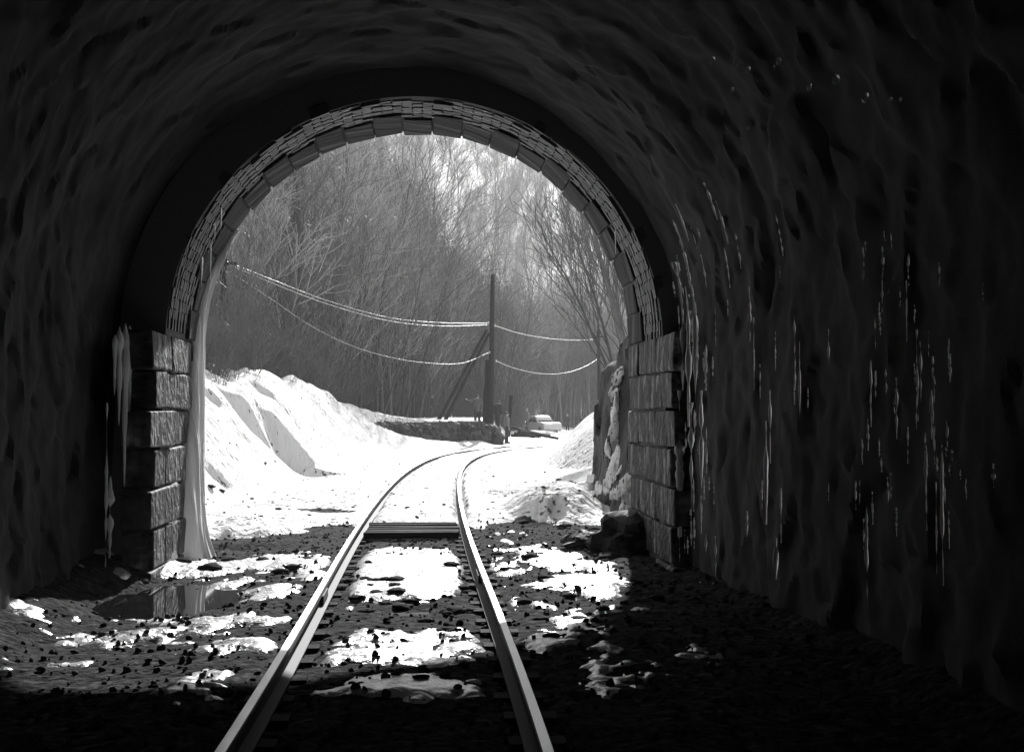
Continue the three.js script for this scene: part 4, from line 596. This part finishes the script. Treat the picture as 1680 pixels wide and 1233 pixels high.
// ------------------------------------------------------------------ people
function person(o) { // pose in metres, facing +z before the turn; height about 1.75
  const g = thing('person', o.label, 'person', o.pos, o.turn || 0); const k = (o.h || 1.75) / 1.75; g.scale.setScalar(k);
  const lean = o.lean || 0, J = {}; const hip = V(0, 0.92, 0), fw = (p) => { const d = p.clone().sub(hip); d.applyAxisAngle(V(1, 0, 0), lean); return d.add(hip); };
  J.neck = fw(V(0, 1.46, 0)); J.chest = fw(V(0, 1.28, 0)); J.head = fw(V(0, 1.62, 0.02)); const sh = [-1, 1].map((s) => fw(V(s * 0.19, 1.40, 0))), arm = o.arms || [[[-0.26, 1.12, 0], [-0.25, 0.86, 0.08]], [[0.26, 1.12, 0], [0.25, 0.86, 0.08]]], st = o.stride ?? 0.06;
  const el = arm.map((a) => V(...a[0])), wr = arm.map((a) => V(...a[1])), hp = [-1, 1].map((s) => V(s * 0.09, 0.9, 0)), kn = [-1, 1].map((s) => V(s * 0.1, 0.49, s * st * 0.6 + 0.02)), an = [-1, 1].map((s) => V(s * 0.11, 0.08, s * st)), toe = an.map((a) => V(a.x * 1.15, 0.045, a.z + 0.15));
  const cap = (a, b, ra, rb) => { const ab = b.clone().sub(a), L2 = ab.lengthSq(); return (x, y, z) => { const t = clamp(((x - a.x) * ab.x + (y - a.y) * ab.y + (z - a.z) * ab.z) / L2, 0, 1); return Math.hypot(x - a.x - ab.x * t, y - a.y - ab.y * t, z - a.z - ab.z * t) - mix(ra, rb, t); }; };
  const smin = (a, b, r) => { const h = clamp(0.5 + 0.5 * (b - a) / r, 0, 1); return mix(b, a, h) - r * h * (1 - h); };
  const ell = (c, rx, ry, rz) => (x, y, z) => (Math.hypot((x - c.x) / rx, (y - c.y) / ry, (z - c.z) / rz) - 1) * Math.min(rx, ry, rz);
  const skull = [ell(J.head, 0.078, 0.115, 0.095), cap(J.head.clone().add(V(0, -0.02, 0.085)), J.head.clone().add(V(0, -0.035, 0.115)), 0.014, 0.017), ell(J.head.clone().add(V(0, -0.075, 0.03)), 0.05, 0.05, 0.06), ell(J.head.clone().add(V(-0.08, -0.01, 0)), 0.014, 0.03, 0.02), ell(J.head.clone().add(V(0.08, -0.01, 0)), 0.014, 0.03, 0.02)];
  const body = [...skull, cap(J.chest, J.head, 0.07, 0.055), cap(hip, J.chest, 0.14, 0.16), cap(sh[0], sh[1], 0.075, 0.075), ...[0, 1].flatMap((i) => [cap(sh[i], el[i], 0.06, 0.045), cap(el[i], wr[i], 0.045, 0.03), cap(hp[i], kn[i], 0.09, 0.062), cap(kn[i], an[i], 0.06, 0.042), cap(an[i], toe[i], 0.045, 0.035)])];
  // hands: palm and five fingers
  for (let i = 0; i < 2; i++) { const d = wr[i].clone().sub(el[i]).normalize(), sd = V(0, 0, 1).cross(d).normalize(), s = i ? -1 : 1, palm = wr[i].clone().addScaledVector(d, 0.07); body.push(cap(wr[i], palm, 0.03, 0.036)); for (let f = -1.5; f <= 1.5; f++) { const r0 = palm.clone().addScaledVector(sd.clone().cross(d), f * 0.02); body.push(cap(r0, r0.clone().addScaledVector(d, 0.075 - 0.01 * Math.abs(f)), 0.012, 0.009)); } body.push(cap(wr[i].clone().addScaledVector(d, 0.03), wr[i].clone().addScaledVector(d, 0.08).addScaledVector(V(0, 0, 1), 0.045), 0.013, 0.011)); }
  const F1 = (list, r) => (x, y, z) => { let v = 1e9; for (const f of list) v = smin(v, f(x, y, z), r); return v; };
  const bg = nets(F1(body, 0.022), [-0.75, -0.03, -0.5], [0.75, 1.85, 0.65], 0.03); bg.translate(0, 0, 0);
  part('body', bg, o.skin, g);
  const trousers = [...[0, 1].flatMap((i) => [cap(hp[i], kn[i], 0.115, 0.085), cap(kn[i], an[i].clone().add(V(0, 0.05, 0)), 0.085, 0.07)]), cap(hp[0], hp[1], 0.12, 0.12)];
  part('trousers', nets(F1(trousers, 0.03), [-0.4, 0.05, -0.4], [0.4, 1.1, 0.4], 0.03), o.trousers, g);
  const hem = o.hem ?? 0.78, coat = [cap(V(0, hem + 0.13, 0), J.chest, 0.175, 0.185), cap(sh[0], sh[1], 0.1, 0.1), ...[0, 1].flatMap((i) => [cap(sh[i], el[i], 0.088, 0.07), cap(el[i], wr[i].clone().lerp(el[i], 0.12), 0.068, 0.055)]), cap(J.chest, J.neck, 0.14, 0.085)];
  part('coat', nets(F1(coat, 0.05), [-0.8, 0.3, -0.55], [0.8, 1.8, 0.7], 0.035), o.coat, g);
  const boots = [0, 1].flatMap((i) => [cap(an[i].clone().add(V(0, 0.08, 0)), an[i], 0.07, 0.065), cap(an[i], toe[i], 0.06, 0.05)]); part('boots', nets(F1(boots, 0.02), [-0.4, -0.05, -0.4], [0.4, 0.4, 0.55], 0.025), M.iron, g);
  const hc = J.head, hat = o.hat ? [ell(hc.clone().add(V(0, 0.06, -0.005)), 0.098, 0.075, 0.112), ...(o.brim ? [cap(hc.clone().add(V(0, 0.05, 0.06)), hc.clone().add(V(0, 0.04, 0.13)), 0.03, 0.025)] : [])] : [ell(hc.clone().add(V(0, 0.045, -0.02)), 0.088, 0.088, 0.1)];
  part(o.hat ? 'cap' : 'hair', nets(F1(hat, 0.02), [hc.x - 0.2, hc.y - 0.1, hc.z - 0.2], [hc.x + 0.2, hc.y + 0.25, hc.z + 0.25], 0.02), o.hatM || M.iron, g);
  return g;
}
{
  const cloth = (v) => std({ color: grey(v), roughness: 0.9 }), skin = std({ color: grey(0.32), roughness: 0.6 }), dark = cloth(0.025), mid = cloth(0.09), light = cloth(0.42), pale = cloth(0.16);
  const foot = (px, py, Z) => { const p = at(px, py, Z); if (Z > 105) p.y = groundBase(p.x, p.z) + 0.05; return p.toArray(); };
  person({ label: 'person in dark coat standing on the snowy terrace left of the slanting timbers', pos: foot(707, 685, 100), h: 1.62, turn: 1.2, skin, coat: dark, trousers: dark, hat: true, hatM: cloth(0.2), arms: [[[-0.27, 1.14, 0.02], [-0.25, 0.9, 0.1]], [[0.3, 1.16, 0.1], [0.32, 1.05, 0.36]]], lean: 0.1, hem: 0.7 });
  person({ label: 'person in dark jacket standing with raised arm left of the propped pole', pos: foot(783, 698, 79), h: 1.72, turn: 0.2, skin, coat: mid, trousers: dark, hat: true, arms: [[[-0.42, 1.36, 0.05], [-0.6, 1.45, 0.12]], [[0.27, 1.13, 0.03], [0.22, 0.9, 0.12]]] });
  person({ label: 'broad person in black coat standing close behind the propped pole', pos: foot(816, 703, 79.2), h: 1.6, turn: 2.6, skin, coat: dark, trousers: dark, hat: true, lean: 0.25, hem: 0.62 });
  person({ label: 'person in light coat and dark trousers at the wall end beside the rails', pos: foot(831, 727.5, 72.5), h: 1.62, turn: 1.8, skin, coat: pale, trousers: dark, hat: true, brim: true, hem: 0.72 });
  person({ label: 'person in grey coat standing before the parked cars', pos: foot(865.5, 709, 117), h: 1.82, turn: -1.3, skin, coat: cloth(0.2), trousers: cloth(0.08), hat: false, hatM: cloth(0.4), lean: 0.08 });
  person({ label: 'person in black coat walking along the snowy road right of the cars', pos: foot(931, 708, 142), h: 1.62, turn: 0.1, skin: std({ color: grey(0.5), roughness: 0.6 }), coat: dark, trousers: dark, hem: 0.5, hatM: cloth(0.4) });
  person({ label: 'person half hidden behind the ploughed snow heap on the right', pos: foot(956, 714, 120), h: 1.5, turn: -0.6, skin, coat: dark, trousers: dark, hat: true, lean: 0.3 });
}
// ------------------------------------------------------------------ cars
function car(label, pos, turn, paint) {
  const c = thing('parked_car', label, 'car', pos, turn, 'parked cars'); const P = phy({ color: grey(paint), roughness: 0.35, clearcoat: 1, clearcoatRoughness: 0.08 }), chrome = std({ color: grey(0.8), metalness: 1, roughness: 0.2 }), glass = phy({ color: grey(0.03), roughness: 0.05 }), rubber = std({ color: grey(0.02), roughness: 0.9 });
  // side outline, front towards +x, then turned so that the front is +z
  const ex = (pts, w, bev, m, name, par = c) => { const s = new THREE.Shape(); s.moveTo(pts[0][0], pts[0][1]); for (let i = 1; i < pts.length; i++) pts[i].length > 2 ? s.quadraticCurveTo(...pts[i]) : s.lineTo(...pts[i]); s.closePath(); const g = new THREE.ExtrudeGeometry(s, { depth: w - 2 * bev, bevelThickness: bev, bevelSize: bev * 0.8, bevelSegments: 4, curveSegments: 10 }); g.translate(0, 0, -(w - 2 * bev) / 2); g.rotateY(-Math.PI / 2); return part(name, toCreasedNormals(g, 0.6), m, par); };
  ex([[2.2, 0.38], [2.32, 0.5], [2.3, 0.75], [2.28, 0.92, 2.0, 0.95], [0.95, 1.0], [-1.0, 1.0], [-2.1, 0.92], [-2.3, 0.9, -2.32, 0.7], [-2.3, 0.42], [-1.95, 0.34], [-1.85, 0.34], [-1.78, 0.72, -1.4, 0.72], [-1.02, 0.72, -0.95, 0.34], [0.98, 0.32], [1.05, 0.72, 1.42, 0.72], [1.8, 0.72, 1.88, 0.36]], 1.76, 0.1, P, 'body');
  const cabin = ex([[0.95, 0.98], [0.45, 1.36], [0.3, 1.5, 0.0, 1.52], [-0.75, 1.5], [-1.05, 1.48, -1.2, 1.32], [-1.5, 0.98]], 1.5, 0.14, P, 'roof');
  const win = (pts, m = glass) => { const s = new THREE.Shape(pts.map((q) => new THREE.Vector2(...q))); return new THREE.ExtrudeGeometry(s, { depth: 0.02, bevelEnabled: false }); };
  for (const sd of [-1, 1]) for (const w of [[[0.72, 1.06], [0.36, 1.36], [-0.2, 1.4], [-0.2, 1.06]], [[-0.28, 1.06], [-0.28, 1.4], [-0.8, 1.38], [-1.2, 1.06]]]) { const g = win(w); g.translate(0, 0, sd * 0.755 - 0.01); g.rotateY(-Math.PI / 2); part('window', g, glass, c); }
  const ws = part('windscreen', box(1.3, 0.46, 0.03, 0, 0, 0, 0.01), glass, c); ws.position.set(0, 1.2, 0.78); ws.rotation.x = -0.92; const rw = part('rear_window', box(1.25, 0.4, 0.03, 0, 0, 0, 0.01), glass, c); rw.position.set(0, 1.2, -1.42); rw.rotation.x = 0.72;
  for (const z of [2.34, -2.34]) part('bumper', box(1.8, 0.14, 0.12, 0, 0.46, z, 0.04), chrome, c);
  const gr = part('grille', box(1.15, 0.2, 0.04, 0, 0.68, 2.31, 0.01), rubber, c); for (let k = 0; k < 4; k++) part('grille_bar', box(1.12, 0.018, 0.03, 0, 0.61 + k * 0.047, 2.335), chrome, gr);
  for (const sd of [-1, 1]) { const h = new THREE.SphereGeometry(0.1, 14, 8, 0, 6.3, 0, 1.57); h.rotateX(Math.PI / 2); const l = part('headlight', h, std({ color: grey(0.6), roughness: 0.15 }), c); l.position.set(sd * 0.7, 0.75, 2.28); part('bezel', new THREE.TorusGeometry(0.105, 0.02, 6, 18), chrome, l); const tl = part('tail_light', box(0.14, 0.14, 0.05, sd * 0.72, 0.76, -2.3, 0.02), std({ color: grey(0.1), roughness: 0.3 }), c);
    for (const z of [1.42, -1.4]) { const ty = new THREE.TorusGeometry(0.24, 0.09, 10, 22); ty.rotateY(Math.PI / 2); const w = part('wheel', new THREE.CylinderGeometry(0.2, 0.2, 0.12, 18).rotateZ(Math.PI / 2), chrome, c); w.position.set(sd * 0.74, 0.33, z); part('tyre', ty, rubber, w); } part('door_handle', box(0.02, 0.03, 0.14, sd * 0.89, 0.88, -0.1), chrome, c); }
  return c;
}
car('pale sedan parked on the snowy road with its shaded nose towards the tunnel', onLevel(888, 712, 0.04).toArray(), 0.42, 0.78);
car('pale car parked partly hidden behind the grey coated person', onLevel(854, 707, 0.04).toArray(), 0.3, 0.72);

renderer.render(scene, camera);
